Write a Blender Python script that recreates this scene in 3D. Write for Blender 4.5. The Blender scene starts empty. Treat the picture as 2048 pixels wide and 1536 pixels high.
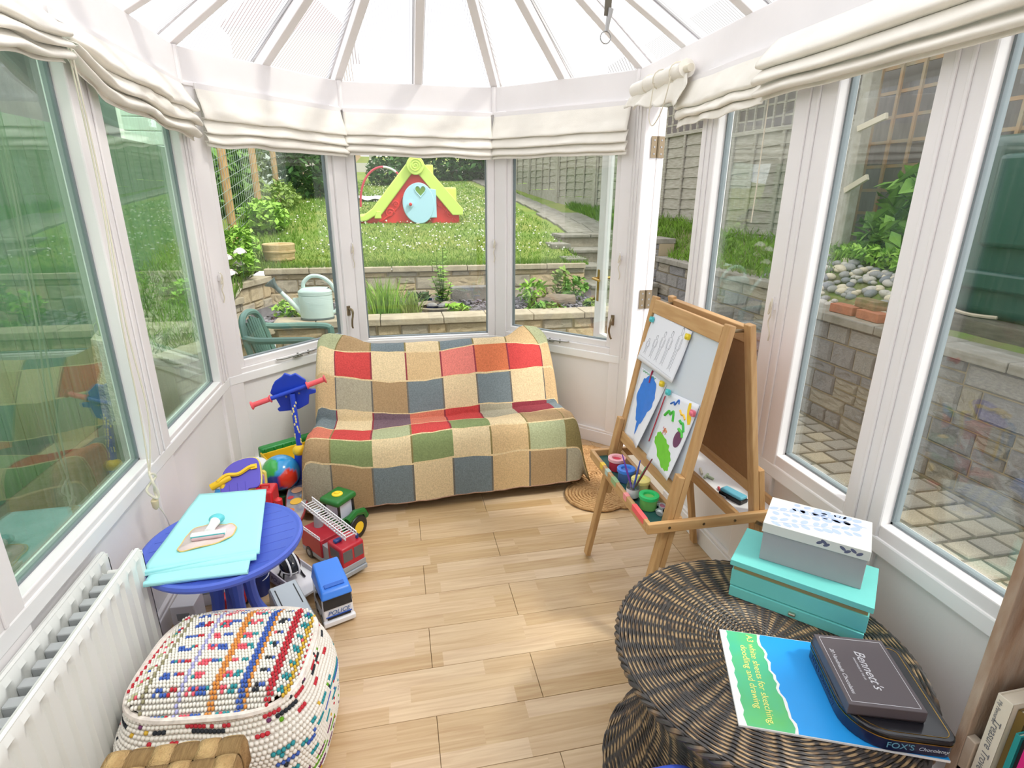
import bpy, bmesh, math, random
from mathutils import Vector, Matrix, Euler, noise
random.seed(7)
PI = math.pi
sc = bpy.context.scene
COL = sc.collection

# ---------------------------------------------------------------- camera
cam_d = bpy.data.cameras.new('camera'); cam = bpy.data.objects.new('camera', cam_d); COL.objects.link(cam)
cam_d.sensor_width = 36; cam_d.lens = 1114/2048*36; cam_d.clip_start = .02; cam_d.clip_end = 300
_p, _y, _r = math.radians(18.62), math.radians(11.77), math.radians(.283)
_fw = Vector((math.sin(_y)*math.cos(_p), math.cos(_y)*math.cos(_p), -math.sin(_p)))
_rt = Vector((math.cos(_y), -math.sin(_y), 0)); _up = _rt.cross(_fw)
_rt2 = _rt*math.cos(_r) + _up*math.sin(_r); _up2 = _up*math.cos(_r) - _rt*math.sin(_r)
_M = Matrix((_rt2, _up2, -_fw)).transposed().to_4x4(); _M.translation = (0, 0, 1.6)
cam.matrix_world = _M
sc.camera = cam

# ---------------------------------------------------------------- sky, sun, exposure
w = bpy.data.worlds.new('World'); sc.world = w; w.use_nodes = True
_bg = w.node_tree.nodes['Background']; _bg.inputs[0].default_value = (.965, .95, 1.0, 1); _bg.inputs[1].default_value = 1.0
_sd = bpy.data.lights.new('sun', 'SUN'); _sd.energy = 1.6; _sd.angle = math.radians(9); _sd.color = (1, .95, .86)
_so = bpy.data.objects.new('sun', _sd); COL.objects.link(_so)
_so.rotation_euler = Vector((-.55, .42, -1.0)).to_track_quat('-Z', 'Y').to_euler()   # light comes from the right, a little behind
sc.view_settings.view_transform = 'Standard'; sc.view_settings.look = 'None'
sc.view_settings.exposure = 1.04; sc.view_settings.gamma = 1.0; sc.view_settings.use_curve_mapping = False

# ---------------------------------------------------------------- helpers
def lin(c):
    out = []
    for v in c[:3]:
        v = v/255
        out.append(v/12.92 if v <= .04045 else ((v+.055)/1.055)**2.4)
    return (*out, 1)

MATS = {}
def mk(name, col, rough=.55, metal=0, var=0, scale=18, bump=0, bscale=60, spec=.5, col2=None, stretch=None, attr=None, coat=0, trans=0):
    if name in MATS: return MATS[name]
    m = bpy.data.materials.new(name); m.use_nodes = True; nt = m.node_tree; N = nt.nodes; L = nt.links
    b = N['Principled BSDF']; b.inputs['Base Color'].default_value = lin(col); b.inputs['Roughness'].default_value = rough
    b.inputs['Metallic'].default_value = metal; b.inputs['Specular IOR Level'].default_value = spec
    if coat: b.inputs['Coat Weight'].default_value = coat
    if trans: b.inputs['Transmission Weight'].default_value = trans
    tc = N.new('ShaderNodeTexCoord'); mp = N.new('ShaderNodeMapping'); L.new(tc.outputs['Object'], mp.inputs[0])
    if stretch: mp.inputs['Scale'].default_value = stretch
    src = None
    if attr:
        at = N.new('ShaderNodeAttribute'); at.attribute_name = attr; src = at.outputs['Color']
    if var or col2:
        nz = N.new('ShaderNodeTexNoise'); nz.inputs['Scale'].default_value = scale; nz.inputs['Detail'].default_value = 5
        L.new(mp.outputs[0], nz.inputs[0])
        mr = N.new('ShaderNodeMapRange'); mr.inputs[1].default_value = .3; mr.inputs[2].default_value = .7; L.new(nz.outputs[0], mr.inputs[0])
        if col2:
            mx = N.new('ShaderNodeMix'); mx.data_type = 'RGBA'; mx.inputs[6].default_value = lin(col); mx.inputs[7].default_value = lin(col2)
            L.new(mr.outputs[0], mx.inputs[0]); src = mx.outputs[2]
        else:
            hs = N.new('ShaderNodeHueSaturation'); hs.inputs['Color'].default_value = lin(col)
            if src: L.new(src, hs.inputs['Color'])
            m2 = N.new('ShaderNodeMapRange'); m2.inputs[3].default_value = 1-var; m2.inputs[4].default_value = 1+var
            L.new(mr.outputs[0], m2.inputs[0]); L.new(m2.outputs[0], hs.inputs['Value']); src = hs.outputs[0]
    if src: L.new(src, b.inputs['Base Color'])
    if bump:
        n2 = N.new('ShaderNodeTexNoise'); n2.inputs['Scale'].default_value = bscale; n2.inputs['Detail'].default_value = 4; L.new(mp.outputs[0], n2.inputs[0])
        bp = N.new('ShaderNodeBump'); bp.inputs['Strength'].default_value = bump; bp.inputs['Distance'].default_value = .01
        L.new(n2.outputs[0], bp.inputs['Height']); L.new(bp.outputs[0], b.inputs['Normal'])
    MATS[name] = m
    return m

def cspl(pts, n=6, closed=False):
    """Catmull-Rom through tuples"""
    P = [Vector(p) for p in pts]; out = []
    k = len(P); rng = range(k if closed else k-1)
    for i in rng:
        if closed: a, b, c, d = P[(i-1) % k], P[i], P[(i+1) % k], P[(i+2) % k]
        else: a, b, c, d = P[max(i-1, 0)], P[i], P[i+1], P[min(i+2, k-1)]
        for j in range(n):
            t = j/n
            out.append(.5*((2*b) + (c-a)*t + (2*a-5*b+4*c-d)*t*t + (3*b-a-3*c+d)*t**3))
    if not closed: out.append(P[-1])
    return out

class MB:
    def __init__(s): s.v = []; s.f = []; s.m = []; s.k = 0; s.X = None; s.vc = None
    def add(s, vs, fs, M=None):
        o = len(s.v)
        for p in vs:
            p = Vector(p)
            if M is not None: p = M @ p
            if s.X is not None: p = s.X @ p
            s.v.append(p)
        for f in fs: s.f.append([i+o for i in f]); s.m.append(s.k)
        return s
    def b(s, x0, x1, y0, y1, z0, z1, M=None):
        v = [(x0,y0,z0),(x1,y0,z0),(x1,y1,z0),(x0,y1,z0),(x0,y0,z1),(x1,y0,z1),(x1,y1,z1),(x0,y1,z1)]
        return s.add(v, [(0,3,2,1),(4,5,6,7),(0,1,5,4),(1,2,6,5),(2,3,7,6),(3,0,4,7)], M)
    def bx(s, c, d, rot=(0,0,0)):
        M = Matrix.Translation(Vector(c)) @ Euler(rot).to_matrix().to_4x4()
        return s.b(-d[0]/2,d[0]/2,-d[1]/2,d[1]/2,-d[2]/2,d[2]/2,M)
    def hexa(s, v8): return s.add(v8, [(0,3,2,1),(4,5,6,7),(0,1,5,4),(1,2,6,5),(2,3,7,6),(3,0,4,7)])
    def ring(s, c, ax, r, n, u=None):
        ax = Vector(ax).normalized()
        if u is None:
            u = ax.orthogonal().normalized()
        w_ = ax.cross(u)
        return [Vector(c) + (u*math.cos(2*PI*i/n) + w_*math.sin(2*PI*i/n))*r for i in range(n)], u
    def cyl(s, p0, p1, r0, r1=None, n=14, caps=True):
        if r1 is None: r1 = r0
        p0, p1 = Vector(p0), Vector(p1); ax = p1-p0
        a, u = s.ring(p0, ax, r0, n); b_, _ = s.ring(p1, ax, r1, n, u)
        fs = [(i, (i+1) % n, n+(i+1) % n, n+i) for i in range(n)]
        if caps: fs += [tuple(reversed(range(n))), tuple(range(n, 2*n))]
        return s.add(a+b_, fs)
    def tube(s, pts, r, n=8, closed=False, caps=True):
        P = [Vector(p) for p in pts]; k = len(P); vs = []; u = None
        for i in range(k):
            if closed: ax = P[(i+1) % k]-P[i-1]
            else: ax = P[min(i+1, k-1)]-P[max(i-1, 0)]
            if ax.length < 1e-9: ax = Vector((0,0,1))
            ax.normalize()
            if u is None: u = ax.orthogonal().normalized()
            else:
                u = u - ax*u.dot(ax)
                u = u.normalized() if u.length > 1e-6 else ax.orthogonal().normalized()
            rr = r[i] if isinstance(r, (list, tuple)) else r
            w_ = ax.cross(u)
            vs += [P[i] + (u*math.cos(2*PI*j/n) + w_*math.sin(2*PI*j/n))*rr for j in range(n)]
        fs = []
        for i in range(k if closed else k-1):
            i2 = (i+1) % k
            for j in range(n):
                j2 = (j+1) % n; fs.append((i*n+j, i*n+j2, i2*n+j2, i2*n+j))
        if not closed and caps: fs += [tuple(reversed(range(n))), tuple(range((k-1)*n, k*n))]
        return s.add(vs, fs)
    def lathe(s, prof, n=28, c=(0,0,0), M=None, sx=1, sy=1):
        vs = []
        for (r, z) in prof:
            vs += [(c[0]+r*sx*math.cos(2*PI*j/n), c[1]+r*sy*math.sin(2*PI*j/n), c[2]+z) for j in range(n)]
        fs = []
        for i in range(len(prof)-1):
            for j in range(n):
                j2 = (j+1) % n; fs.append((i*n+j, i*n+j2, (i+1)*n+j2, (i+1)*n+j))
        if prof[0][0] > 1e-5: fs.append(tuple(reversed(range(n))))
        if prof[-1][0] > 1e-5: fs.append(tuple(range((len(prof)-1)*n, len(prof)*n)))
        return s.add(vs, fs, M)
    def prism(s, poly, z0, z1, M=None):
        n = len(poly)
        a = sum(poly[i][0]*poly[(i+1) % n][1]-poly[(i+1) % n][0]*poly[i][1] for i in range(n))
        if a < 0: poly = poly[::-1]
        vs = [(x, y, z0) for x, y in poly] + [(x, y, z1) for x, y in poly]
        fs = [(i, (i+1) % n, n+(i+1) % n, n+i) for i in range(n)] + [tuple(reversed(range(n))), tuple(range(n, 2*n))]
        return s.add(vs, fs, M)
    def sph(s, c, r, nu=16, nv=10, M=None):
        if not isinstance(r, (list, tuple)): r = (r, r, r)
        vs = [(c[0], c[1], c[2]-r[2])]
        for i in range(1, nv):
            a = -PI/2+PI*i/nv
            for j in range(nu):
                t = 2*PI*j/nu; vs.append((c[0]+r[0]*math.cos(a)*math.cos(t), c[1]+r[1]*math.cos(a)*math.sin(t), c[2]+r[2]*math.sin(a)))
        vs.append((c[0], c[1], c[2]+r[2])); top = len(vs)-1; fs = []
        for j in range(nu):
            j2 = (j+1) % nu
            fs.append((0, 1+j2, 1+j)); fs.append((top, 1+(nv-2)*nu+j, 1+(nv-2)*nu+j2))
            for i in range(nv-2): fs.append((1+i*nu+j, 1+i*nu+j2, 1+(i+1)*nu+j2, 1+(i+1)*nu+j))
        return s.add(vs, fs, M)
    def grid(s, nu, nv, fn, wu=False, flip=False):
        vs = [fn(i/nu, j/nv) for j in range(nv+1) for i in range(nu+(0 if wu else 1))]
        w_ = nu if wu else nu+1; fs = []
        for j in range(nv):
            for i in range(nu):
                q = (j*w_+i, j*w_+(i+1) % w_, (j+1)*w_+(i+1) % w_, (j+1)*w_+i)
                fs.append(q[::-1] if flip else q)
        return s.add(vs, fs)
    def mesh(s, name, mats):
        me = bpy.data.meshes.new(name); me.from_pydata(s.v, [], s.f)
        for m in (mats if isinstance(mats, (list, tuple)) else [mats]): me.materials.append(m)
        if any(s.m): me.polygons.foreach_set('material_index', s.m)
        if s.vc is not None:
            ca = me.color_attributes.new('col', 'FLOAT_COLOR', 'POINT')
            flat = []
            for c_ in s.vc: flat += list(c_)
            ca.data.foreach_set('color', flat)
        me.update()
        return me
    def build(s, name, mats, parent=None, smooth=True, bevel=0, seg=2, ang=35, solid=0, sub=0, label=None):
        me = s.mesh(name, mats)
        if smooth:
            me.polygons.foreach_set('use_smooth', [True]*len(me.polygons)); me.set_sharp_from_angle(angle=math.radians(ang))
        o = bpy.data.objects.new(name, me); COL.objects.link(o)
        if solid:
            md = o.modifiers.new('s', 'SOLIDIFY'); md.thickness = solid; md.offset = 0
        if sub:
            md = o.modifiers.new('d', 'SUBSURF'); md.levels = sub; md.render_levels = sub
        if bevel:
            md = o.modifiers.new('b', 'BEVEL'); md.width = bevel; md.segments = seg; md.limit_method = 'ANGLE'; md.angle_limit = math.radians(30)
        if parent: o.parent = parent
        if label: o['label'] = label
        return o

def tag(o, label, cat, group=None, kind=None):
    o['label'] = label; o['category'] = cat
    if group: o['group'] = group
    if kind: o['kind'] = kind
    return o
def thing(name, label, cat, loc=(0,0,0), rz=0, group=None, kind=None, rot=None):
    o = bpy.data.objects.new(name, None); COL.objects.link(o); o.empty_display_size = .05
    o.location = loc; o.rotation_euler = rot if rot else (0, 0, rz)
    return tag(o, label, cat, group, kind)
def inst(me, name, parent, loc=(0,0,0), rot=(0,0,0), scale=(1,1,1), mods=None):
    o = bpy.data.objects.new(name, me); COL.objects.link(o); o.location = loc; o.rotation_euler = rot; o.scale = scale
    if parent: o.parent = parent
    return o
def text(body, name, mat, parent, size, loc, rot=(0,0,0), align='CENTER', ext=.0008, shear=0, sx=1, space=1):
    cu = bpy.data.curves.new(name, 'FONT'); cu.body = body; cu.size = size; cu.extrude = ext; cu.align_x = align; cu.align_y = 'CENTER'; cu.shear = shear
    cu.space_line = .95; cu.space_character = space
    cu.materials.append(mat); tmp = bpy.data.objects.new('tmp_text', cu); COL.objects.link(tmp)
    dg = bpy.context.evaluated_depsgraph_get(); dg.update(); me = bpy.data.meshes.new_from_object(tmp.evaluated_get(dg)); me.name = name
    if not me.materials: me.materials.append(mat)
    bpy.data.objects.remove(tmp); bpy.data.curves.remove(cu)
    o = bpy.data.objects.new(name, me); COL.objects.link(o); o.parent = parent; o.location = loc; o.rotation_euler = rot; o.scale = (sx, 1, 1); o['kind'] = 'stuff'
    return o
def smoothstep(a, b, x):
    t = min(1, max(0, (x-a)/(b-a))); return t*t*(3-2*t)

# ---------------------------------------------------------------- shared materials
M_white = mk('white_paint', (243,240,240), .45, var=.015, scale=6, bump=.05, bscale=40)
M_plaster = mk('white_plaster', (240,238,238), .7, var=.015, scale=4, bump=.05, bscale=90)
M_sill = mk('white_gloss_sill', (248,248,248), .25)
M_seal = mk('grey_glazing_seal', (128,138,142), .5)
M_brass = mk('brass', (190,150,70), .3, metal=1)
M_bronze = mk('aged_bronze', (150,135,110), .4, metal=1)
M_steel = mk('steel', (170,170,168), .35, metal=1)
M_black = mk('black_plastic', (28,28,30), .35)
M_cream = mk('cream_cotton', (242,238,228), .9, var=.03, scale=10, bump=.12, bscale=260)
M_cord = mk('cream_cord', (225,218,200), .8)

def glass_mat(name, tint, r0=.055, streak=0):
    m = bpy.data.materials.new(name); m.use_nodes = True; nt = m.node_tree; N = nt.nodes; L = nt.links
    for n in list(N): N.remove(n)
    out = N.new('ShaderNodeOutputMaterial'); mix = N.new('ShaderNodeMixShader'); tr = N.new('ShaderNodeBsdfTransparent'); gl = N.new('ShaderNodeBsdfGlossy')
    tr.inputs[0].default_value = (*tint, 1); gl.inputs['Roughness'].default_value = .0; gl.inputs['Color'].default_value = (.95, 1, .98, 1)
    lw = N.new('ShaderNodeLayerWeight'); lw.inputs[0].default_value = .5
    pw = N.new('ShaderNodeMath'); pw.operation = 'POWER'; pw.inputs[1].default_value = 4.0; L.new(lw.outputs['Facing'], pw.inputs[0])
    mr = N.new('ShaderNodeMapRange'); mr.inputs[3].default_value = r0; mr.inputs[4].default_value = 1.0; L.new(pw.outputs[0], mr.inputs[0])
    L.new(mr.outputs[0], mix.inputs[0]); L.new(tr.outputs[0], mix.inputs[1]); L.new(gl.outputs[0], mix.inputs[2])
    last = mix
    if streak:   # rain-streaked dirt on the pane
        tc = N.new('ShaderNodeTexCoord'); mp = N.new('ShaderNodeMapping'); mp.inputs['Scale'].default_value = (90, 90, 2.5); L.new(tc.outputs['Object'], mp.inputs[0])
        nz = N.new('ShaderNodeTexNoise'); nz.inputs['Scale'].default_value = 1.0; nz.inputs['Detail'].default_value = 4; L.new(mp.outputs[0], nz.inputs[0])
        m2 = N.new('ShaderNodeMapRange'); m2.inputs[1].default_value = .42; m2.inputs[2].default_value = .75; m2.inputs[4].default_value = streak; L.new(nz.outputs[0], m2.inputs[0])
        df = N.new('ShaderNodeBsdfDiffuse'); df.inputs[0].default_value = (.62, .68, .6, 1)
        mx = N.new('ShaderNodeMixShader'); L.new(m2.outputs[0], mx.inputs[0]); L.new(mix.outputs[0], mx.inputs[1]); L.new(df.outputs[0], mx.inputs[2]); last = mx
    L.new(last.outputs[0], out.inputs[0])
    return m
M_glass = glass_mat('window_glass', (.955,.975,.965))
M_glassL = glass_mat('streaked_window_glass', (.82,.95,.85), .085, .09)
M_glassR = glass_mat('window_glass_dusty', (.955,.975,.965), .06, .035)

# ================================================================ THE CONSERVATORY
xL, xR, Yc, Yf, DX, YN = -.949, 1.374, 3.219, 3.937, .6815, -.75
CN = [(xL, Yc), (xL+DX, Yf), (xR-DX, Yf), (xR, Yc)]
class Facet:
    def __init__(s, a, b, e0, e1):
        s.a = Vector(a); s.b = Vector(b); d = s.b-s.a; s.L = d.length; s.t = d/s.L; s.n = Vector((-s.t.y, s.t.x)); s.e0 = e0; s.e1 = e1
        s.ang = math.atan2(s.t.y, s.t.x)
    def p(s, t, n, z):
        q = s.a+s.t*t+s.n*n; return Vector((q.x, q.y, z))
    def box(s, mb, t0, t1, n0, n1, z0, z1):
        def tt(t, n):
            if abs(t) < 1e-6 and s.e0: return -n*s.e0
            if abs(t-s.L) < 1e-6 and s.e1: return s.L+n*s.e1
            return t
        v = [s.p(tt(t0,n0),n0,z0), s.p(tt(t1,n0),n0,z0), s.p(tt(t1,n1),n1,z0), s.p(tt(t0,n1),n1,z0),
             s.p(tt(t0,n0),n0,z1), s.p(tt(t1,n0),n0,z1), s.p(tt(t1,n1),n1,z1), s.p(tt(t0,n1),n1,z1)]
        mb.hexa(v)
    def mat(s, t, n, z):      # matrix: local x along wall, y outward, z up
        M = Matrix.Rotation(s.ang, 4, 'Z'); M.translation = s.p(t, n, z); return M
K = .414
FL_ = Facet((xL, YN), CN[0], 0, K); F0 = Facet(CN[0], CN[1], K, K); F1 = Facet(CN[1], CN[2], K, K); F2 = Facet(CN[2], CN[3], K, K); FR_ = Facet(CN[3], (xR, YN), K, 0)
for f in (FL_, F0, F1, F2, FR_): f.L = round(f.L, 6)
tl = lambda y: y-YN
tr_ = lambda y: Yc-y

# ---- floor of laminate planks
ROOM = [(xL-.03, YN), (xR+.03, YN), (xR+.03, Yc), (xR-DX+.02, Yf+.03), (xL+DX-.02, Yf+.03), (xL-.03, Yc)]
def clip(poly, x0, x1, y0, y1):
    def cut(P, f, inter):
        o = []
        for i in range(len(P)):
            a, b = P[i-1], P[i]
            if f(b):
                if not f(a): o.append(inter(a, b))
                o.append(b)
            elif f(a): o.append(inter(a, b))
        return o
    ix = lambda X: (lambda a, b: (X, a[1]+(b[1]-a[1])*(X-a[0])/(b[0]-a[0])))
    iy = lambda Y: (lambda a, b: (a[0]+(b[0]-a[0])*(Y-a[1])/(b[1]-a[1]), Y))
    for f, g in ((lambda p: p[0] >= x0, ix(x0)), (lambda p: p[0] <= x1, ix(x1)), (lambda p: p[1] >= y0, iy(y0)), (lambda p: p[1] <= y1, iy(y1))):
        if poly: poly = cut(poly, f, g)
    return poly
def laminate():
    m = bpy.data.materials.new('oak_laminate'); m.use_nodes = True; nt = m.node_tree; N = nt.nodes; L = nt.links; b = N['Principled BSDF']
    b.inputs['Roughness'].default_value = .32
    tc = N.new('ShaderNodeTexCoord'); sp = N.new('ShaderNodeSeparateXYZ'); L.new(tc.outputs['Object'], sp.inputs[0])
    def ma(op, a, bb=None, c=None):
        n = N.new('ShaderNodeMath'); n.operation = op
        for i, v in enumerate((a, bb, c)):
            if v is None: continue
            if isinstance(v, (int, float)): n.inputs[i].default_value = v
            else: L.new(v, n.inputs[i])
        return n.outputs[0]
    strip = ma('FLOOR', ma('DIVIDE', ma('SUBTRACT', sp.outputs[1], 1.39), .06617))
    wn = N.new('ShaderNodeTexWhiteNoise'); wn.noise_dimensions = '1D'; L.new(strip, wn.inputs['W'])
    seg = ma('FLOOR', ma('ADD', ma('DIVIDE', sp.outputs[0], .42), ma('MULTIPLY', wn.outputs[0], 7.3)))
    cb = N.new('ShaderNodeCombineXYZ'); L.new(strip, cb.inputs[0]); L.new(seg, cb.inputs[1])
    w2 = N.new('ShaderNodeTexWhiteNoise'); w2.noise_dimensions = '2D'; L.new(cb.outputs[0], w2.inputs['Vector'])
    mp = N.new('ShaderNodeMapping'); mp.inputs['Scale'].default_value = (2.2, 42, 1); L.new(tc.outputs['Object'], mp.inputs[0])
    ad = N.new('ShaderNodeVectorMath'); ad.operation = 'ADD'; L.new(mp.outputs[0], ad.inputs[0])
    sc_ = N.new('ShaderNodeVectorMath'); sc_.operation = 'SCALE'; sc_.inputs['Scale'].default_value = 9.0; L.new(w2.outputs['Color'], sc_.inputs[0]); L.new(sc_.outputs[0], ad.inputs[1])
    nz = N.new('ShaderNodeTexNoise'); nz.inputs['Scale'].default_value = 1.6; nz.inputs['Detail'].default_value = 6; nz.inputs['Distortion'].default_value = .8; L.new(ad.outputs[0], nz.inputs[0])
    cr = N.new('ShaderNodeValToRGB'); e = cr.color_ramp.elements
    e[0].position = .25; e[0].color = lin((186,150,108)); e[1].position = .75; e[1].color = lin((212,183,141)); L.new(nz.outputs[0], cr.inputs[0])
    hs = N.new('ShaderNodeHueSaturation'); L.new(cr.outputs[0], hs.inputs['Color'])
    L.new(ma('MULTIPLY_ADD', w2.outputs[0], .22, .88), hs.inputs['Value']); L.new(ma('MULTIPLY_ADD', w2.outputs[0], -.2, 1.05), hs.inputs['Saturation'])
    L.new(hs.outputs[0], b.inputs['Base Color'])
    return m
M_lam = laminate()
floor = MB().prism([(p[0], p[1]) for p in ROOM], -.06, -.012).build('floor', mk('floor_underlay', (120,95,65), .9), smooth=False)
tag(floor, 'pale oak laminate floor of three-strip planks', 'floor', kind='structure')
row = 0; y = 1.39-.1985*11
while y < Yf:
    x = (.045 if row % 2 == 0 else .403)-2.4-.0
    while x < 1.6:
        P = clip(ROOM, x+.0008, x+1.2-.0008, y+.0007, y+.1985-.0007)
        if len(P) > 2 and max(p[0] for p in P)-min(p[0] for p in P) > .02:
            MB().prism(P, -.012, 0).build('floor_plank', M_lam, floor, smooth=False, bevel=.0008, seg=1)
        x += 1.2
    y += .1985; row += 1

# ---- dwarf walls, posts, sills, beams
def wall(name, label, f, posts, zs=.60, doors=()):
    W = thing(name, label, 'wall', kind='structure')
    spans = []; t = 0
    for d0, d1 in doors: spans.append((t, d0)); t = d1
    spans.append((t, f.L))
    for a, b in spans:
        if b-a < .02: continue
        mb = MB(); f.box(mb, a, b, .012, .10, -.16, zs-.02); mb.build('dwarf_panel', M_plaster, W, smooth=False)
        if b-a > .2:
            mb = MB(); f.box(mb, a, b, -.006, .10, zs-.02, zs+.035); mb.build('window_board', M_sill, W, smooth=False, bevel=.006)
            mb = MB(); f.box(mb, a, b, -.012, .012, 0, .085); f.box(mb, a, b, -.006, .012, .085, .10); mb.build('skirting', M_white, W, smooth=False, bevel=.004)
    for t0, t1 in posts:
        mb = MB(); f.box(mb, t0, t1, -.004, .07, 0, 2.12); mb.build('post', M_white, W, smooth=False, bevel=.006)
        if t1-t0 > .11:
            mb = MB(); c_ = (t0+t1)/2; f.box(mb, c_-.028, c_-.016, -.011, -.004, zs+.035, 2.1); f.box(mb, c_+.016, c_+.028, -.011, -.004, zs+.035, 2.1); mb.build('beading', M_white, W, smooth=False, bevel=.003)
    mb = MB(); f.box(mb, 0, f.L, 0, .10, 2.10, 2.262); mb.build('header_beam', M_white, W, smooth=False, bevel=.005)
    mb = MB(); f.box(mb, 0, f.L, -.012, 0, 2.095, 2.112); mb.build('moulding', M_white, W, smooth=False, bevel=.004)
    return W
WL = wall('wall_left', 'white panelled wall with tall windows above the radiator', FL_, [(tl(3.08), FL_.L), (tl(2.142), tl(2.337)), (tl(1.15), tl(1.351)), (tl(0), tl(.2))])
W0 = wall('wall_back_left', 'white angled bay wall behind the scooter', F0, [(0, .085), (F0.L-.10, F0.L)])
W1 = wall('wall_back', 'white middle bay wall behind the sofa', F1, [(0, .055), (F1.L-.05, F1.L)])
W2 = wall('wall_back_right', 'white angled bay wall between sofa and open door', F2, [(0, .095), (F2.L-.075, F2.L)])
WR = wall('wall_right', 'white wall with tall windows behind easel and wicker table', FR_, [(0, tr_(3.09)), (tr_(2.475), tr_(2.347)), (tr_(1.867), tr_(1.672)), (tr_(1.329), tr_(1.19)), (tr_(.45), tr_(.25))], zs=.60, doors=[(tr_(3.09), tr_(2.475))])
for f, nm in ((F0, 'a'), (F1, 'b')): pass
# corner covers over the joints of the beam
for i, (cx, cy) in enumerate(CN):
    d = Vector((.2125-cx, 2.2-cy)).normalized()
    mb = MB(); mb.cyl((cx+d.x*.004, cy+d.y*.004, 2.10), (cx+d.x*.004, cy+d.y*.004, 2.262), .014, n=8)
    mb.build('corner_bead', M_white, (W0, W0, W2, W2)[i])
mb = MB(); mb.b(xL-.1, xR+.1, YN-.12, YN, -.16, 3.4); tag(mb.build('wall_house', M_plaster, smooth=False), 'plain white house wall behind the camera', 'wall', kind='structure')

# ---- windows
nwin = [0]
def handle(mb, f, t, z, flip=1):
    n = 0
    mb.X = f.mat(t, 0, z)
    mb.b(-.011, .011, -.012, .0, -.03, .035)
    mb.tube(cspl([(0,-.012,.015), (.004,-.035,.01), (.002,-.042,-.02), (-.006,-.04,-.06), (.0,-.03,-.10), (.008,-.026,-.115)], 4), [.008]*8+[.0065]*9+[.006]*4, 8)
    mb.X = None
def window(f, t0, t1, z0, label, glass=None, sash=False, hinge=None, z1=2.06):
    nwin[0] += 1
    W = thing('window_%d' % nwin[0], label, 'window', kind='structure')
    g0, g1, gz = t0, t1, z0
    # fixed frame rebate
    mb = MB(); f.box(mb, t0, t1, .0, .075, .63, z0); mb.build('bottom_rail', M_white, W, smooth=False, bevel=.004)
    mb = MB(); f.box(mb, t0, t1, .0, .075, z1, 2.10); mb.build('top_rail', M_white, W, smooth=False, bevel=.004)
    if sash:
        s = .032
        for (a, b, c, d) in ((t0, t0+s, z0, z1), (t1-s, t1, z0, z1)):
            mb = MB(); f.box(mb, a, b, .012, .06, c, d); mb.build('sash_stile', M_white, W, smooth=False, bevel=.004)
        mb = MB(); f.box(mb, t0+s, t1-s, .012, .06, z0, z0+s+.008); mb.build('sash_rail', M_white, W, smooth=False, bevel=.004)
        g0, g1, gz = t0+s, t1-s, z0+s+.008
    sl = .007
    mb = MB(); f.box(mb, g0, g0+sl, .036, .06, gz, z1); f.box(mb, g1-sl, g1, .036, .06, gz, z1); f.box(mb, g0, g1, .036, .06, gz, gz+sl)
    mb.build('glazing_seal', M_seal, W, smooth=False)
    mb = MB(); f.box(mb, g0, g1, .042, .048, gz, z1); mb.build('glass_pane', glass or M_glass, W, smooth=False)
    if sash:
        mb = MB(); handle(mb, f, (t1+.012 if hinge == 'L' else t0-.012), .86); mb.build('catch', M_bronze, W)
        # peg stay on the bottom rail
        mb = MB(); mb.X = f.mat((t0+t1)/2+(-.03 if hinge == 'L' else .03), -.002, z0-.012)
        mb.tube(cspl([(-.15,-.012,.012), (-.10,-.02,.008), (0,-.02,.01), (.12,-.015,.012), (.15,-.01,.016)], 4), .0055, 6); mb.cyl((.0,-.012,-.004), (.0,-.012,.02), .006); mb.cyl((.08,-.012,-.004), (.08,-.012,.02), .006); mb.b(-.03,.03,-.02,-.002,-.006,.0); mb.X = None
        mb.build('peg_stay', M_steel, W)
    return W
window(FL_, tl(1.351), tl(2.142), .655, 'large streaky window pane above the radiator', M_glassL)
window(FL_, tl(2.337), tl(3.08), .655, 'streaky left window pane nearest the bay corner', M_glassL)
window(FL_, tl(.2), tl(1.15), .655, 'left window pane nearest the house', M_glassL)
window(F0, .085, F0.L-.10, .665, 'bay casement window with garden chair and watering can behind', sash=True, hinge='L')
window(F1, .055, F1.L-.05, .645, 'middle bay window above the sofa showing the playhouse')
window(F2, .095, F2.L-.075, .675, 'bay casement window beside the open door', sash=True, hinge='L')
window(FR_, tr_(2.347), tr_(1.867), .675, 'right window pane just behind the easel', M_glassR)
window(FR_, tr_(1.672), tr_(1.329), .675, 'narrow right window pane showing pebbles and bricks', M_glassR)
window(FR_, tr_(1.19), tr_(.45), .675, 'right window pane nearest the camera, dark tank outside', M_glassR)

# ---- open glazed door, swung right round outside the bay
D = thing('door_1', 'white glazed door standing open outside the bay window', 'door', (1.455, 3.090, 0), .10, kind='structure')
def dpart(nm, mat, *boxes, bev=.004, **k):
    mb = MB()
    for b in boxes: mb.b(*b)
    return mb.build(nm, mat, D, smooth=False, bevel=bev, **k)
dpart('door_stile', M_white, (0, .045, 0, .09, -.05, 2.06)); st = dpart('door_stile', M_white, (0, .045, .585, .68, -.05, 2.06))
dpart('door_rail', M_white, (0, .045, .09, .585, -.05, .18)); dpart('door_rail', M_white, (0, .045, .09, .585, 1.96, 2.06)); dpart('door_rail', M_white, (0, .045, .09, .585, .60, .68))
dpart('door_panel', M_white, (.012, .033, .09, .585, .18, .60)); dpart('glass_pane', M_glass, (.018, .027, .09, .585, .68, 1.96), bev=0)
hd = dpart('handle_plate', M_brass, (-.004, 0, .622, .654, .90, 1.12)); mb = MB(); mb.cyl((-.004,.638,1.06), (-.045,.638,1.06), .009); mb.tube([(-.045,.638,1.06), (-.048,.612,1.06), (-.046,.532,1.058)], .0085); mb.build('lever', M_brass, hd)
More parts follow.
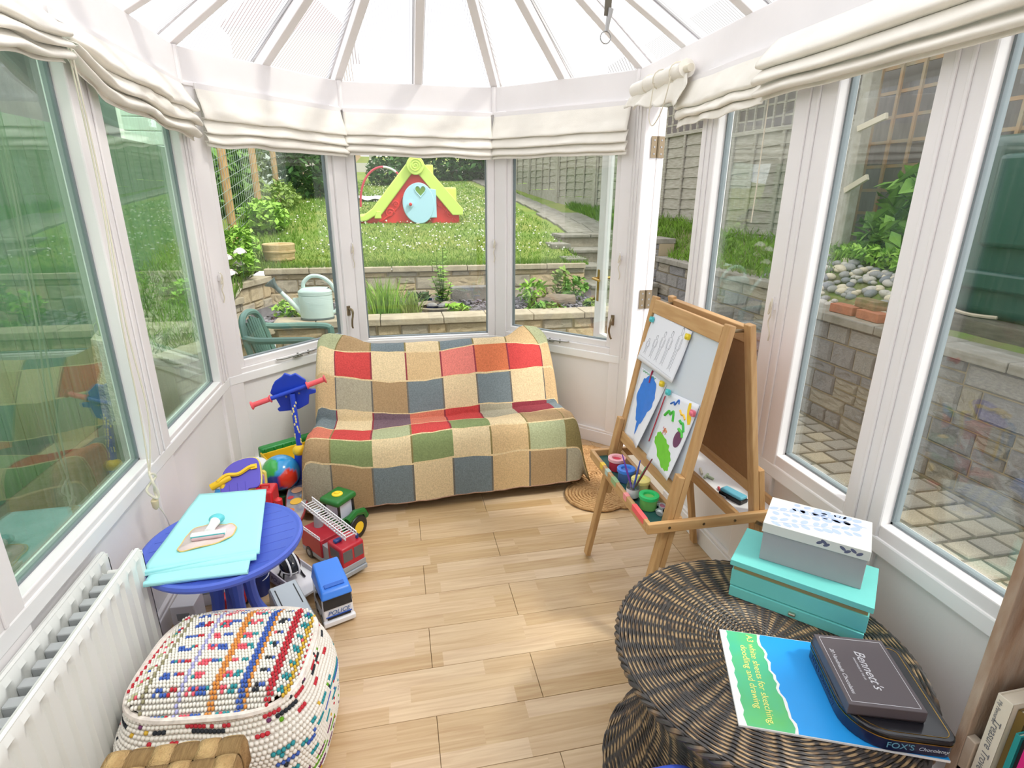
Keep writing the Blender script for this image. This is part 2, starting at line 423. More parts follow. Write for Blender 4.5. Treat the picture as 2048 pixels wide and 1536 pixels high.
mb = MB(); mb.cyl((.045,.638,1.06), (.09,.638,1.06), .009); mb.tube([(.09,.638,1.06), (.092,.612,1.06), (.09,.532,1.058)], .0085); mb.build('lever', M_brass, D)
for hz in (1.86, 1.02, .30):
    mb = MB(); mb.b(-.0405, -.003, -.004, -.001, hz-.055, hz+.055); mb.b(.003, .0405, -.004, -.001, hz-.055, hz+.055); mb.cyl((0,-.006,hz-.055), (0,-.006,hz+.055), .0055, n=10)
    h = mb.build('hinge', M_bronze, D)
    mb = MB()
    for sx_ in (-.022, .022):
        for dz in (-.035, 0, .035): mb.cyl((sx_,-.0045,hz+dz), (sx_,-.006,hz+dz), .005, n=8)
    mb.build('screws', M_steel, h)
# outer door frame jamb and threshold
mb = MB(); mb.b(1.374, 1.452, 3.088, 3.112, 0, 2.1); tag(mb.build('trim_1', M_white, smooth=False, bevel=.003), 'white door jamb carrying the hinges', 'door frame', kind='structure')
mb = MB(); mb.b(1.36, 1.47, 2.475, 3.09, -.15, .008); tag(mb.build('trim_2', mk('worn_threshold', (150,140,125), .6), smooth=False, bevel=.004), 'low grey threshold of the open doorway', 'threshold', kind='structure')

# ---- roof: rafters and twin-wall panels
roof = thing('ceiling', 'glazed conservatory roof of white rafters and translucent ribbed panels', 'ceiling', kind='structure')
AX, AY, AZ = .2125, 2.733, 2.953
def roofmat():
    m = bpy.data.materials.new('twinwall_polycarbonate'); m.use_nodes = True; nt = m.node_tree; N = nt.nodes; L = nt.links
    for n in list(N): N.remove(n)
    out = N.new('ShaderNodeOutputMaterial'); mx = N.new('ShaderNodeMixShader'); tr = N.new('ShaderNodeBsdfTransparent'); tl_ = N.new('ShaderNodeBsdfTranslucent')
    uv = N.new('ShaderNodeUVMap'); wv = N.new('ShaderNodeTexWave'); wv.wave_type = 'BANDS'; wv.bands_direction = 'X'; wv.inputs['Scale'].default_value = 19; L.new(uv.outputs[0], wv.inputs[0])
    nz = N.new('ShaderNodeTexNoise'); nz.inputs['Scale'].default_value = 5; L.new(uv.outputs[0], nz.inputs[0])
    cr = N.new('ShaderNodeMapRange'); cr.inputs[2].default_value = .22; cr.inputs[3].default_value = .36; cr.inputs[4].default_value = .96; L.new(wv.outputs[0], cr.inputs[0])
    cc = N.new('ShaderNodeCombineColor'); 
    for i in range(3): L.new(cr.outputs[0], cc.inputs[i])
    L.new(cc.outputs[0], tr.inputs[0]); L.new(cc.outputs[0], tl_.inputs[0]); mx.inputs[0].default_value = .5
    L.new(tr.outputs[0], mx.inputs[1]); L.new(tl_.outputs[0], mx.inputs[2]); L.new(mx.outputs[0], out.inputs[0])
    return m
M_roof = roofmat()
M_roofout = bpy.data.materials.new('polycarbonate_skin'); M_roofout.use_nodes = True
_n = M_roofout.node_tree.nodes; _t = _n.new('ShaderNodeBsdfTransparent'); _t.inputs[0].default_value = (.97,.98,.98,1); M_roofout.node_tree.links.new(_t.outputs[0], _n['Material Output'].inputs[0])
def mid(a, b): return ((a[0]+b[0])/2, (a[1]+b[1])/2)
eL = [(xL, AY-.511*k) for k in range(7, 0, -1)]; eR = [(xR, AY-.511*k) for k in range(1, 8)]
eav = eL + [(xL, AY), CN[0], mid(CN[0], CN[1]), CN[1], mid(CN[1], CN[2]), CN[2], mid(CN[2], CN[3]), CN[3], (xR, AY)] + eR
def topof(e): return Vector((AX, min(AY, e[1]), AZ)) if e[1] < AY else Vector((AX, AY, AZ))
for e in eav:
    a = Vector((e[0], e[1], 2.262)); t = topof(e); d = (t-a).normalized(); o = Vector((d.x, d.y, 0)).normalized()
    side = Vector((-o.y, o.x, 0)); upn = d.cross(side)
    if upn.z < 0: upn = -upn
    a2 = a-d*.10; v = []
    for q in (a2, t):
        for su, uu in ((-.024, 0), (.024, 0), (.024, .055), (-.024, .055)): v.append(q+side*su+upn*uu)
    mb = MB(); mb.add(v, [(0,1,2,3),(7,6,5,4),(0,4,5,1),(1,5,6,2),(2,6,7,3),(3,7,4,0)]); bm_o = mb.build('rafter', M_white, roof, smooth=False, bevel=.004)
    v = []
    for q in (a2-d*.02, t):
        for su, uu in ((-.035, .078), (.035, .078), (.035, .088), (-.035, .088)): v.append(q+side*su+upn*uu)
    mb = MB(); mb.add(v, [(0,1,2,3),(7,6,5,4),(0,4,5,1),(1,5,6,2),(2,6,7,3),(3,7,4,0)]); mb.build('capping', M_white, bm_o, smooth=False)
mb = MB(); mb.b(AX-.05, AX+.05, YN, AY+.03, AZ-.04, AZ+.09); mb.cyl((AX, AY, AZ-.05), (AX, AY, AZ+.12), .08, n=16); mb.build('ridge_beam', M_white, roof, smooth=False, bevel=.005)
for a_, b_ in zip(eav[:-1], eav[1:]):
    A, B = Vector((a_[0], a_[1], 2.262)), Vector((b_[0], b_[1], 2.262)); TA, TB = topof(a_), topof(b_)
    m_ = (A+B)/2; tm = (TA+TB)/2; dn = (tm-m_).normalized(); n_ = (B-A).cross(tm-m_).normalized()
    if n_.z < 0: n_ = -n_
    A2, B2 = A-dn*.14, B-dn*.14
    pts = [A2, B2, TB, TA] if (TA-TB).length > 1e-4 else [A2, B2, TA]
    k = len(pts); vs = [p+n_*.062 for p in pts] + [p+n_*.072 for p in pts]
    fs = [tuple(range(k)), tuple(range(k, 2*k))[::-1]] + [(i, (i+1) % k, k+(i+1) % k, k+i) for i in range(k)]
    o = MB().add(vs, fs).build('roof_panel', [M_roof, M_roofout], roof, smooth=False)
    for q in range(1, len(fs)): o.data.polygons[q].material_index = 1
    uvl = o.data.uv_layers.new(name='UVMap'); ua = (B-A).normalized()
    for lp in o.data.loops:
        q = o.data.vertices[lp.vertex_index].co-A; uvl.data[lp.index].uv = (q.dot(ua), q.dot(dn))
# gutter outside

# ================================================================ THE GARDEN
PZ = -.12
def H(x, y):
    z = .79+.167*(y-6.8) if y < 9.2 else 1.19+.105*(y-9.2)
    b = 1.10+.062*(y-4.6)
    k = smoothstep(3.3, 3.9, x)*(1-smoothstep(11, 13, y))
    z = z*(1-k)+max(z, b)*k
    return z
M_lawn = mk('lawn_turf', (100,130,44), .95, col2=(138,144,68), scale=1.6, bump=.6, bscale=60)
M_grass = mk('grass_blades', (108,144,44), .8, var=.25, scale=3)
M_soil = mk('slate_chippings', (112,109,112), .9, col2=(84,82,86), scale=40, bump=1, bscale=60)
M_paveB = mk('patio_base', (120,112,96), .95, col2=(96,98,70), scale=12, bump=.5)
M_gravel = mk('pale_gravel', (188,180,164), .95, col2=(120,128,86), scale=26, bump=1, bscale=70)
M_coping = mk('sandstone_coping', (192,180,156), .95, col2=(166,154,132), scale=9, bump=.5, bscale=50)
M_copingG = mk('grey_coping', (150,146,136), .95, col2=(122,118,104), scale=9, bump=.5, bscale=50)
M_mortar = mk('lime_mortar', (190,172,136), .95, bump=.4)
M_mortarG = mk('grey_mortar', (164,150,122), .95, bump=.4)
BUFF = [mk('buff_stone_%d' % i, c, .95, col2=d, scale=14, bump=.8, bscale=45) for i, (c, d) in enumerate([((220,202,168),(192,174,142)), ((204,192,170),(178,168,150)), ((228,206,168),(204,180,140))])]
GREY = [mk('grey_stone_%d' % i, c, .95, col2=d, scale=14, bump=.8, bscale=45) for i, (c, d) in enumerate([((164,160,152),(134,132,128)), ((150,148,146),(126,124,122)), ((172,164,146),(148,140,124))])]
def block_meshes(mats, nm):
    out = []
    for q in range(5):
        rnd = random.Random(q+len(nm)*7); mb = MB(); nx, nz = 7, 5
        def fn(u, v):
            e = min(u, 1-u, v, 1-v); d = rnd.random(); iu = min(max((u-.5)*1.0+.5, 0), 1)
            uu = {0:0, 1:.06, nx-1:.94, nx:1}.get(round(u*nx), u); vv = {0:0, 1:.09, nz-1:.91, nz:1}.get(round(v*nz), v)
            return (uu, .95+.35*d if e > .01 else .70, vv)
        mb.grid(nx, nz, fn, flip=True)
        mb.add([(0,0,0),(1,0,0),(1,.70,0),(0,.70,0),(0,0,1),(1,0,1),(1,.70,1),(0,.70,1)], [(0,1,2,3)[::-1],(4,5,6,7),(1,2,6,5),(3,0,4,7)])
        out.append(mb.mesh(nm, mats[q % len(mats)]))
    return out
BLK_B = block_meshes(BUFF, 'stone'); BLK_G = block_meshes(GREY, 'stone_')
def stonewall(label, a, b, z0, z1, blk, mortar, coping, seed=1, top=None, cop_t=.065, depth=.22, hmin=.09, hmax=.15, name='retaining_wall'):
    f = Facet(a, b, 0, 0); W = thing(name, label, 'garden wall', kind='structure'); rnd = random.Random(seed)
    mb = MB(); f.box(mb, 0, f.L, -depth, -.012, z0-.2, z1-cop_t); mb.build('mortar_core', mortar, W, smooth=False)
    z = z0
    while z < z1-cop_t-.03:
        h = min(rnd.uniform(hmin, hmax), z1-cop_t-z)
        if z1-cop_t-z-h < .05: h = z1-cop_t-z
        t = -rnd.uniform(0, .2)
        while t < f.L:
            wd = rnd.choice((rnd.uniform(.12,.22), rnd.uniform(.22,.34), rnd.uniform(.34,.48))); t0 = max(t, 0); t1 = min(t+wd, f.L)
            if t1-t0 > .03:
                parts = [(z, h)]
                if h > .12 and wd < .26 and rnd.random() < .5: parts = [(z, h*.48), (z+h*.5, h*.5)]
                for zz, hh in parts:
                    o = bpy.data.objects.new('stone', blk[rnd.randrange(5)]); COL.objects.link(o); o.parent = W
                    o.location = f.p(t0+.005, -.03, zz+.005); o.rotation_euler = (0, 0, f.ang); o.scale = (t1-t0-.010, .032, hh-.010)
            t += wd
        z += h
    t = 0
    while t < f.L-.02:
        wd = min(rnd.uniform(.42, .60), f.L-t); mb = MB(); f.box(mb, t+.003, t+wd-.003, -depth-.02, .035, z1-cop_t, z1-rnd.uniform(0,.004)); mb.build('coping_stone', coping, W, smooth=False, bevel=.008); t += wd
    return W
stonewall('low buff stone retaining wall nearest the bay window', (2.3,5.3), (-1.12,5.3), PZ, .505, BLK_B, M_mortar, M_coping, 3, hmin=.12, hmax=.20)
stonewall('short return of the low stone wall beside the green chair', (-1.12,5.32), (-1.62,4.3), PZ, .47, BLK_B, M_mortar, M_coping, 4)
stonewall('upper buff stone retaining wall holding back the lawn', (2.35,6.8), (-1.45,6.8), .36, .812, BLK_B, M_mortar, M_coping, 5, hmin=.12, hmax=.20)
stonewall('short stepped end of the upper stone wall near the planter', (-1.40,6.78), (-1.62,6.15), .36, .74, BLK_B, M_mortar, M_coping, 6)
stonewall('lowest stepped stone block by the gravel slope', (-1.55,6.1), (-1.78,5.5), .36, .62, BLK_B, M_mortar, M_coping, 7)
stonewall('long grey stone wall along the cobbled path', (3.3,1.2), (3.3,4.2), PZ, .75, BLK_G, M_mortarG, M_copingG, 11, hmin=.08, hmax=.18)
stonewall('higher grey stone wall section beside the steps', (3.3,4.2), (3.3,6.75), PZ, .885, BLK_G, M_mortarG, M_copingG, 12)
stonewall('top stone wall section at the head of the steps', (3.3,6.75), (3.3,8.3), .5, 1.10, BLK_G, M_mortarG, M_copingG, 13)
stonewall('stone cheek beside the upper steps', (2.36,8.4), (2.36,7.55), .3, .985, BLK_G, M_mortarG, M_copingG, 15)
stonewall('stone cheek beside the middle steps', (2.36,7.55), (2.36,6.85), .3, .86, BLK_G, M_mortarG, M_copingG, 16)
# ground surfaces
mb = MB(); mb.b(-6, 3.35, -1, 5.35, PZ-.1, PZ-.012)
tag(mb.build('patio_ground', M_paveB, smooth=False), 'mossy patio ground around the conservatory', 'ground', kind='structure')
mb = MB(); mb.grid(30, 10, lambda u, v: (-1.5+3.85*u, 5.42+1.36*v, .41+.03*noise.noise((u*9, v*6, 2))))
bed = tag(mb.build('planting_bed', M_soil), 'slate-covered planting bed between the two garden walls', 'ground', kind='structure')
mb = MB()
for x0_, x1_, y0_, y1_, na_, nb_ in ((-9, 2.33, 6.8, 8.4, 50, 10), (-9, 8, 8.4, 30.8, 60, 80), (3.3, 8, 6.8, 8.4, 16, 8)):
    mb.grid(na_, nb_, lambda u, v: (x0_+(x1_-x0_)*u, y0_+(y1_-y0_)*v, H(x0_+(x1_-x0_)*u, y0_+(y1_-y0_)*v)))
lawn = tag(mb.build('lawn', M_lawn), 'sunny sloping lawn dotted with white clover', 'lawn', kind='structure')
def bankL(u, v):
    x = -1.55-4.5*u; y = 4.55+2.55*v+.5*u; k = smoothstep(3.6, 6.9, y)
    if v < .03: return (x, y, PZ-.02)
    return (x, y, .15+.62*k+.25*smoothstep(0,.2,u)+.05*noise.noise((x*2, y*2, 1)))
mb = MB(); mb.grid(20, 24, bankL, flip=True); tag(mb.build('gravel_bank', M_gravel), 'weedy gravel slope left of the garden walls', 'ground', kind='structure')
def BR(x, y):
    if y > 6.6: return H(x, y)
    zw = .70+.17*smoothstep(4.1, 4.4, y)
    return zw+(1.10+.062*(y-4.6)-zw)*smoothstep(3.4, 4.15, x)
mb = MB(); mb.grid(26, 40, lambda u, v: (3.3+5.5*u, 1.0+6.6*v, BR(3.3+5.5*u, 1.0+6.6*v)+.012*noise.noise((u*40, v*40, 3))))
bank = tag(mb.build('planted_bank', mk('weedy_earth', (118,112,78), .95, col2=(96,124,52), scale=5, bump=.8)), 'weedy earth bank above the grey stone wall', 'ground', kind='structure')
mb = MB(); rnd = random.Random(17)
for i in range(2200):
    x, y = rnd.uniform(-1.3,2.3), rnd.uniform(5.5,6.72); s_ = rnd.uniform(.012,.034); e = Matrix.Translation((x,y,.425+rnd.uniform(0,.03))) @ Euler((rnd.uniform(-.5,.5), rnd.uniform(-.5,.5), rnd.uniform(0,6))).to_matrix().to_4x4()
    mb.add([(-s_,-s_*.5,0),(s_*.8,-s_*.6,0),(s_,s_*.4,0),(-s_*.6,s_*.6,0),(0,0,.006)], [(0,1,4),(1,2,4),(2,3,4),(3,0,4)], e)
o = mb.build('slate_chips', mk('slate_chip', (150,146,152), .8, col2=(112,108,116), scale=3), bed, smooth=False); o['kind'] = 'stuff'
# cobbles
pav = thing('cobble_paving', 'weathered cobble paving between conservatory and grey wall', 'paving', kind='structure')
COB = []
for q in range(4):
    rnd = random.Random(q); mb = MB()
    P = [(.06+.04*rnd.random(), .04*rnd.random()), (.94+.04*rnd.random(), .05*rnd.random()), (.98, .93+.04*rnd.random()), (.03, .96)]
    mb.add([(*p, 0) for p in P]+[(*p, .72) for p in P]+[(p[0]*.84+.08, p[1]*.84+.08, 1) for p in P], [(0,1,5,4),(1,2,6,5),(2,3,7,6),(3,0,4,7),(4,5,9,8),(5,6,10,9),(6,7,11,10),(7,4,8,11),(8,9,10,11)])
    COB.append(mb.mesh('cobble', mk('cobble_%d' % (q % 3), [(200,190,168),(184,176,160),(208,194,168)][q % 3], .95, col2=[(166,158,138),(154,150,136),(176,166,138)][q % 3], scale=22, bump=.7, bscale=70)))
yy = 1.55
rnd = random.Random(4); r_ = 0
while yy < 4.6:
    xx = 1.52+(.08 if r_ % 2 else 0)
    while xx < 3.26:
        ww = rnd.uniform(.15, .20)
        inst(COB[rnd.randrange(4)], 'cobble', pav, (xx, yy, PZ-.02), (0,0,0), (min(ww, 3.28-xx)-.012, .143, .024+rnd.uniform(0,.006))); xx += ww
    yy += .155; r_ += 1
# stone steps
for i in range(7):
    y0 = 5.15+.47*i; zt = PZ+.172*(i+1); S = thing('stone_step', ['lowest worn stone step by the doorway','second worn stone step','third worn stone step','fourth worn stone step','fifth worn stone step','sixth worn stone step beside the lawn','top worn stone step joining the path'][i], 'step', kind='structure')
    mb = MB(); mb.b(2.38, 3.27, y0+.04, y0+.55, zt-.4, zt-.05); mb.build('riser', GREY[2], S, smooth=False)
    x = 2.36; rnd = random.Random(i)
    while x < 3.2:
        wd = min(rnd.uniform(.32, .5), 3.27-x); mb = MB(); mb.b(x+.004, x+wd-.004, y0, y0+.5, zt-.05, zt-rnd.uniform(0,.008)); mb.build('tread_slab', M_copingG, S, smooth=False, bevel=.01); x += wd
# path of slabs up beside the lawn
pth = thing('garden_path', 'old concrete slab path climbing beside the fence', 'path', kind='structure')
yy = 8.4
while yy < 24:
    xc = 3.02-.045*(yy-8.4); L_ = .6
    for dx in ((-.42, 0, ) if yy < 10 else (-.3,)):
        z0_, z1_ = H(xc, yy), H(xc, yy+L_)
        mb = MB(); a0, a1 = xc+dx, xc+dx+.41
        mb.hexa([(a0,yy,z0_-.05),(a1,yy,z0_-.05),(a1,yy+L_-.03,z1_-.05),(a0,yy+L_-.03,z1_-.05),(a0,yy,z0_+.03),(a1,yy,z0_+.03),(a1,yy+L_-.03,z1_+.03),(a0,yy+L_-.03,z1_+.03)]); mb.build('path_slab', M_copingG, pth, smooth=False, bevel=.006)
    yy += L_

# ---- grass, clover (uncountable)
rnd = random.Random(9); mb = MB()
def blade(mb, x, y, z, h, w_, lean):
    a = rnd.uniform(0, 2*PI); dx, dy = math.cos(a)*w_, math.sin(a)*w_; lx, ly = rnd.uniform(-1,1)*lean, rnd.uniform(-1,1)*lean
    mb.add([(x-dx,y-dy,z),(x+dx,y+dy,z),(x+dx*.6+lx*.4,y+dy*.6+ly*.4,z+h*.6),(x+lx,y+ly,z+h),(x-dx*.6+lx*.4,y-dy*.6+ly*.4,z+h*.6)], [(0,1,2,3,4)])
n = 0
while n < 26000:
    y = 6.82+10*rnd.random()**2.0; x = rnd.uniform(-2.0, 3.0 if y > 8.2 else 2.4)
    if 2.5 < x+.045*(y-8.4) < 3.05 and y > 8.3: continue
    h = rnd.uniform(.02,.055)*(1.6 if (y < 7.0 or x < -1.2) else 1); blade(mb, x, y, H(x,y)-.01, h, .005+.0012*(y-6.8), .03); n += 1
tag(mb.build('lawn_grass', M_grass, smooth=False), 'fine short grass blades covering the lawn', 'grass', kind='stuff')
mb = MB()
for i in range(900):
    y = 7.3+8.5*rnd.random()**1.3; x = rnd.gauss(.7, 1.0) if rnd.random() < .7 else rnd.uniform(-1.6, 2.2)
    if x > 2.3 or x < -1.6: continue
    s_ = rnd.uniform(.009,.017); z = H(x,y)+rnd.uniform(.035,.07)
    mb.add([(x-s_,y,z),(x,y-s_,z),(x+s_,y,z),(x,y+s_,z),(x,y,z+s_*.8),(x,y,z-s_*.8)], [(0,1,4),(1,2,4),(2,3,4),(3,0,4),(1,0,5),(2,1,5),(3,2,5),(0,3,5)])
tag(mb.build('clover_flowers', mk('white_petal', (240,238,228), .8), smooth=False), 'tiny white clover heads scattered over the lawn', 'flowers', kind='stuff')
# verge grass right bank & left bank
mb = MB()
for i in range(7000):
    y = rnd.uniform(4.3, 11); x = rnd.uniform(3.36, 4.2-.105*(y-4.6))
    blade(mb, x, y, (BR(x,y) if y < 6.6 else H(x,y))-.01, rnd.uniform(.05,.16), .006, .09)
for i in range(3600):
    u, v = rnd.random()*.3, .06+.94*rnd.random(); p = bankL(u, v)
    blade(mb, p[0], p[1], p[2]-.01, rnd.uniform(.05,.2), .006, .10)
tag(mb.build('verge_grass', M_grass, smooth=False), 'long rough grass along the fence and bank', 'grass', kind='stuff')

# ---- foliage helper
def leafmat(nm, c, c2): return mk(nm, c, .6, col2=c2, scale=7, spec=.3)
G1m = leafmat('leaf_mid', (92,138,52), (126,166,70)); G2m = leafmat('leaf_dark', (52,92,44), (78,122,54)); G3m = leafmat('leaf_bright', (128,178,60), (160,196,84)); G4m = leafmat('leaf_pale', (150,172,88), (118,150,66))
def leaves(mb, c, r, n, size, rnd, shell=.5, asp=1.7, droop=0):
    for i in range(n):
        while True:
            d = Vector((rnd.uniform(-1,1), rnd.uniform(-1,1), rnd.uniform(-1,1)))
            if .05 < d.length < 1: break
        d = d.normalized()*(shell+(1-shell)*rnd.random())
        p = Vector((c[0]+d.x*r[0], c[1]+d.y*r[1], c[2]+d.z*r[2])); s = size*rnd.uniform(.6, 1.3)
        e = Euler((rnd.uniform(-.9,.9), rnd.uniform(-.9,.9), rnd.uniform(0, 6.28))).to_matrix()
        q = [p+e@Vector(k)*s for k in ((-.5*asp,0,0),(-.12,-.42,.06),(.5*asp,0,-.1),(-.12,.42,.06))]
        mb.add(q, [(0,1,2,3)])
def bush(name, label, cat, c, r, n, size, mat, seed, base=None, group=None, stems=3):
    rnd = random.Random(seed); T = thing(name, label, cat, base or (c[0], c[1], c[2]-r[2]), group=group); o = Vector(T.location)
    mb = MB(); leaves(mb, Vector(c)-o, r, n, size, rnd); mb.build('foliage', mat, T, smooth=False)
    mb = MB()
    for k in range(stems): mb.tube([(rnd.uniform(-.2,.2)*r[0], rnd.uniform(-.2,.2)*r[1], -.02), (rnd.uniform(-.5,.5)*r[0], rnd.uniform(-.5,.5)*r[1], r[2]*1.2)], [.012, .006], 5)
    mb.build('stem', mk('woody_stem', (110,92,66), .9), T); return T
bush('shrub', 'rounded dark green shrub at the end of the wire fence', 'shrub', (-1.55, 12.6, H(0,12.6)+.75), (.75,.7,.8), 1600, .11, G2m, 1)
bush('shrub', 'low bright green bush at the foot of the wire fence', 'shrub', (-1.78, 8.75, H(0,8.75)+.17), (.35,.45,.27), 700, .07, G3m, 2)
bush('weeds', 'mixed orange-tinged weeds along the wire fence', 'plants', (-1.85, 10.8, H(0,10.8)+.2), (.25,1.3,.3), 700, .06, G4m, 3)
bush('hedge', 'dark hedge at the top of the lawn behind the playhouse', 'hedge', (1.6, 17.5, H(0,17.5)+.5), (1.6,.8,.9), 2600, .13, G2m, 4)
bush('shrub', 'small dark bush behind the red hoop', 'shrub', (-.15, 15.5, H(0,15.5)+.32), (.45,.4,.42), 500, .1, G2m, 5)
bush('neighbour_bush', 'leafy green climber seen through the wire fence', 'shrub', (-2.6, 10.3, 1.9), (.4,.9,.8), 1400, .11, G1m, 6)
bush('neighbour_bush', 'dark bush low down behind the wire fence', 'shrub', (-2.75, 7.5, 1.2), (.4,.9,.5), 1100, .10, G2m, 7)
bush('neighbour_bush', 'pale green tree crown behind the last fence posts', 'shrub', (-3.0, 12.6, 2.6), (.8,1.6,1.1), 1700, .13, G4m, 8)
# close-boarded green fence outside the left windows
BF = thing('boundary_fence', 'dark green close-boarded fence just outside the left windows', 'fence', (-2.35, 2.4, PZ))
M_bf = mk('green_stained_boards', (84,120,88), .8, col2=(68,102,80), scale=5, stretch=(6,6,.5), bump=.3, bscale=30)
for k in range(49): MB().b(0, .022, -2.6+k*.152, -2.6+k*.152+.146, 0, 2.2).build('fence_board', M_bf, BF, smooth=False, bevel=.003)
for z in (.4, 1.1, 1.9): MB().b(-.05, 0, -2.6, 4.85, z, z+.09).build('arris_rail', M_bf, BF, smooth=False)

# ---- dark shed and houses beyond
S = thing('garden_shed', 'black sloping shed roof seen through the wire fence', 'shed', (-3.9, 9.2, .9))
mb = MB(); mb.prism([(-.7,0),(.35,0),(-.05,2.4),(-.7,2.4)], 0, 2.2, Matrix.Rotation(PI/2, 4, 'X')); o = mb.build('body', mk('tarred_boards', (58,56,58), .8, var=.2, scale=12, stretch=(1,1,8)), S, smooth=False)
mb = MB(); mb.b(-.02, .06, -2.3, .1, 0, 2.55, Matrix.Translation((.35,0,0)) @ Matrix.Rotation(-.165, 4, 'Y')); mb.build('roof', mk('shed_felt', (70,70,74), .9), S, smooth=False)
B = thing('neighbour_house', 'distant pale clapboard house beyond the wire fence', 'house', (-5.5, 15.5, 1.5))
for k in range(10): MB().b(-2, 2.6, 0, 4, k*.3, k*.3+.29).build('clapboard', mk('white_clapboard', (214,222,220), .7), B, smooth=False, bevel=.02)
for x0 in (-1.2, .9):
    wn_ = MB().b(x0, x0+.8, -.03, .05, 1.2, 2.3).build('window', M_white, B, smooth=False); MB().b(x0+.08, x0+.72, -.04, -.03, 1.28, 2.22).build('pane', mk('dark_pane', (70,80,86), .1), wn_, smooth=False)
B = thing('brick_house', 'distant tan brick house above the lawn end', 'house', (-3.2, 25, 2.4))
MB().b(-2.2, 1.9, 0, 5, -.4, 5).build('wall', mk('tan_brick', (188,160,126), .9, col2=(166,136,104), scale=20), B, smooth=False)
for x0 in (-1.2, -.1, .9):
    wn_ = MB().b(x0, x0+.55, -.03, .05, .6, 1.7).build('window', M_white, B, smooth=False); MB().b(x0+.06, x0+.49, -.04, -.03, .66, 1.64).build('pane', mk('dark_pane', (70,80,86), .1), wn_, smooth=False)
MB().prism([(-2.5,5),(2.2,5),(-.15,7)], 0, 5.3, Matrix.Translation((0,5.2,0)) @ Matrix.Rotation(PI/2, 4, 'X')).build('roof', mk('red_tile', (150,90,70), .9), B, smooth=False)
B = thing('terrace_wall', 'pale low terrace wall at the top of the garden', 'garden wall', (-.4, 20, H(0,20)), kind='structure')
MB().b(-2.6, 1.2, 0, .3, 0, .28).build('base_course', mk('pale_render', (196,192,184), .9), B, smooth=False); MB().b(-2.6, 1.2, -.05, .35, .55, .68).build('rail', M_white, B, smooth=False)
for k in range(7): MB().b(-2.6+k*.6, -2.45+k*.6, 0, .2, .28, .56).build('pier', mk('pale_render', (196,192,184), .9), B, smooth=False)

# ---- wire fence with round posts
FW = thing('wire_fence', 'wire mesh fence on round timber posts left of the lawn', 'fence', (-2.0, 9, 0))
M_post = mk('round_timber', (206,168,116), .8, col2=(182,140,90), scale=10, stretch=(3,3,.4))
fy = [7.95, 9.65, 11.3, 13.0, 14.8]
def fz(y): return H(0, y) if y > 6.8 else .79-(6.8-y)*.1
for y in fy: MB().cyl((0,y-9,fz(y)-.2), (.0,y-9,fz(y)+1.35), .05, .047, 12).build('post', M_post, FW)
mb = MB()
for k in range(10):
    h = .05+.13*k; mb.tube([(.05, y-9, fz(y)+h) for y in [7.3+.25*i for i in range(31)]], .0042, 3, caps=False)
y = 7.3
while y < 14.8:
    mb.tube([(.05,y-9,fz(y)+.03), (.05,y-9,fz(y)+1.24)], .0030, 3, caps=False); y += .11
o = mb.build('wire_mesh', mk('galvanised_wire', (205,214,214), .4, metal=.6), FW, smooth=False); o['kind'] = 'stuff'

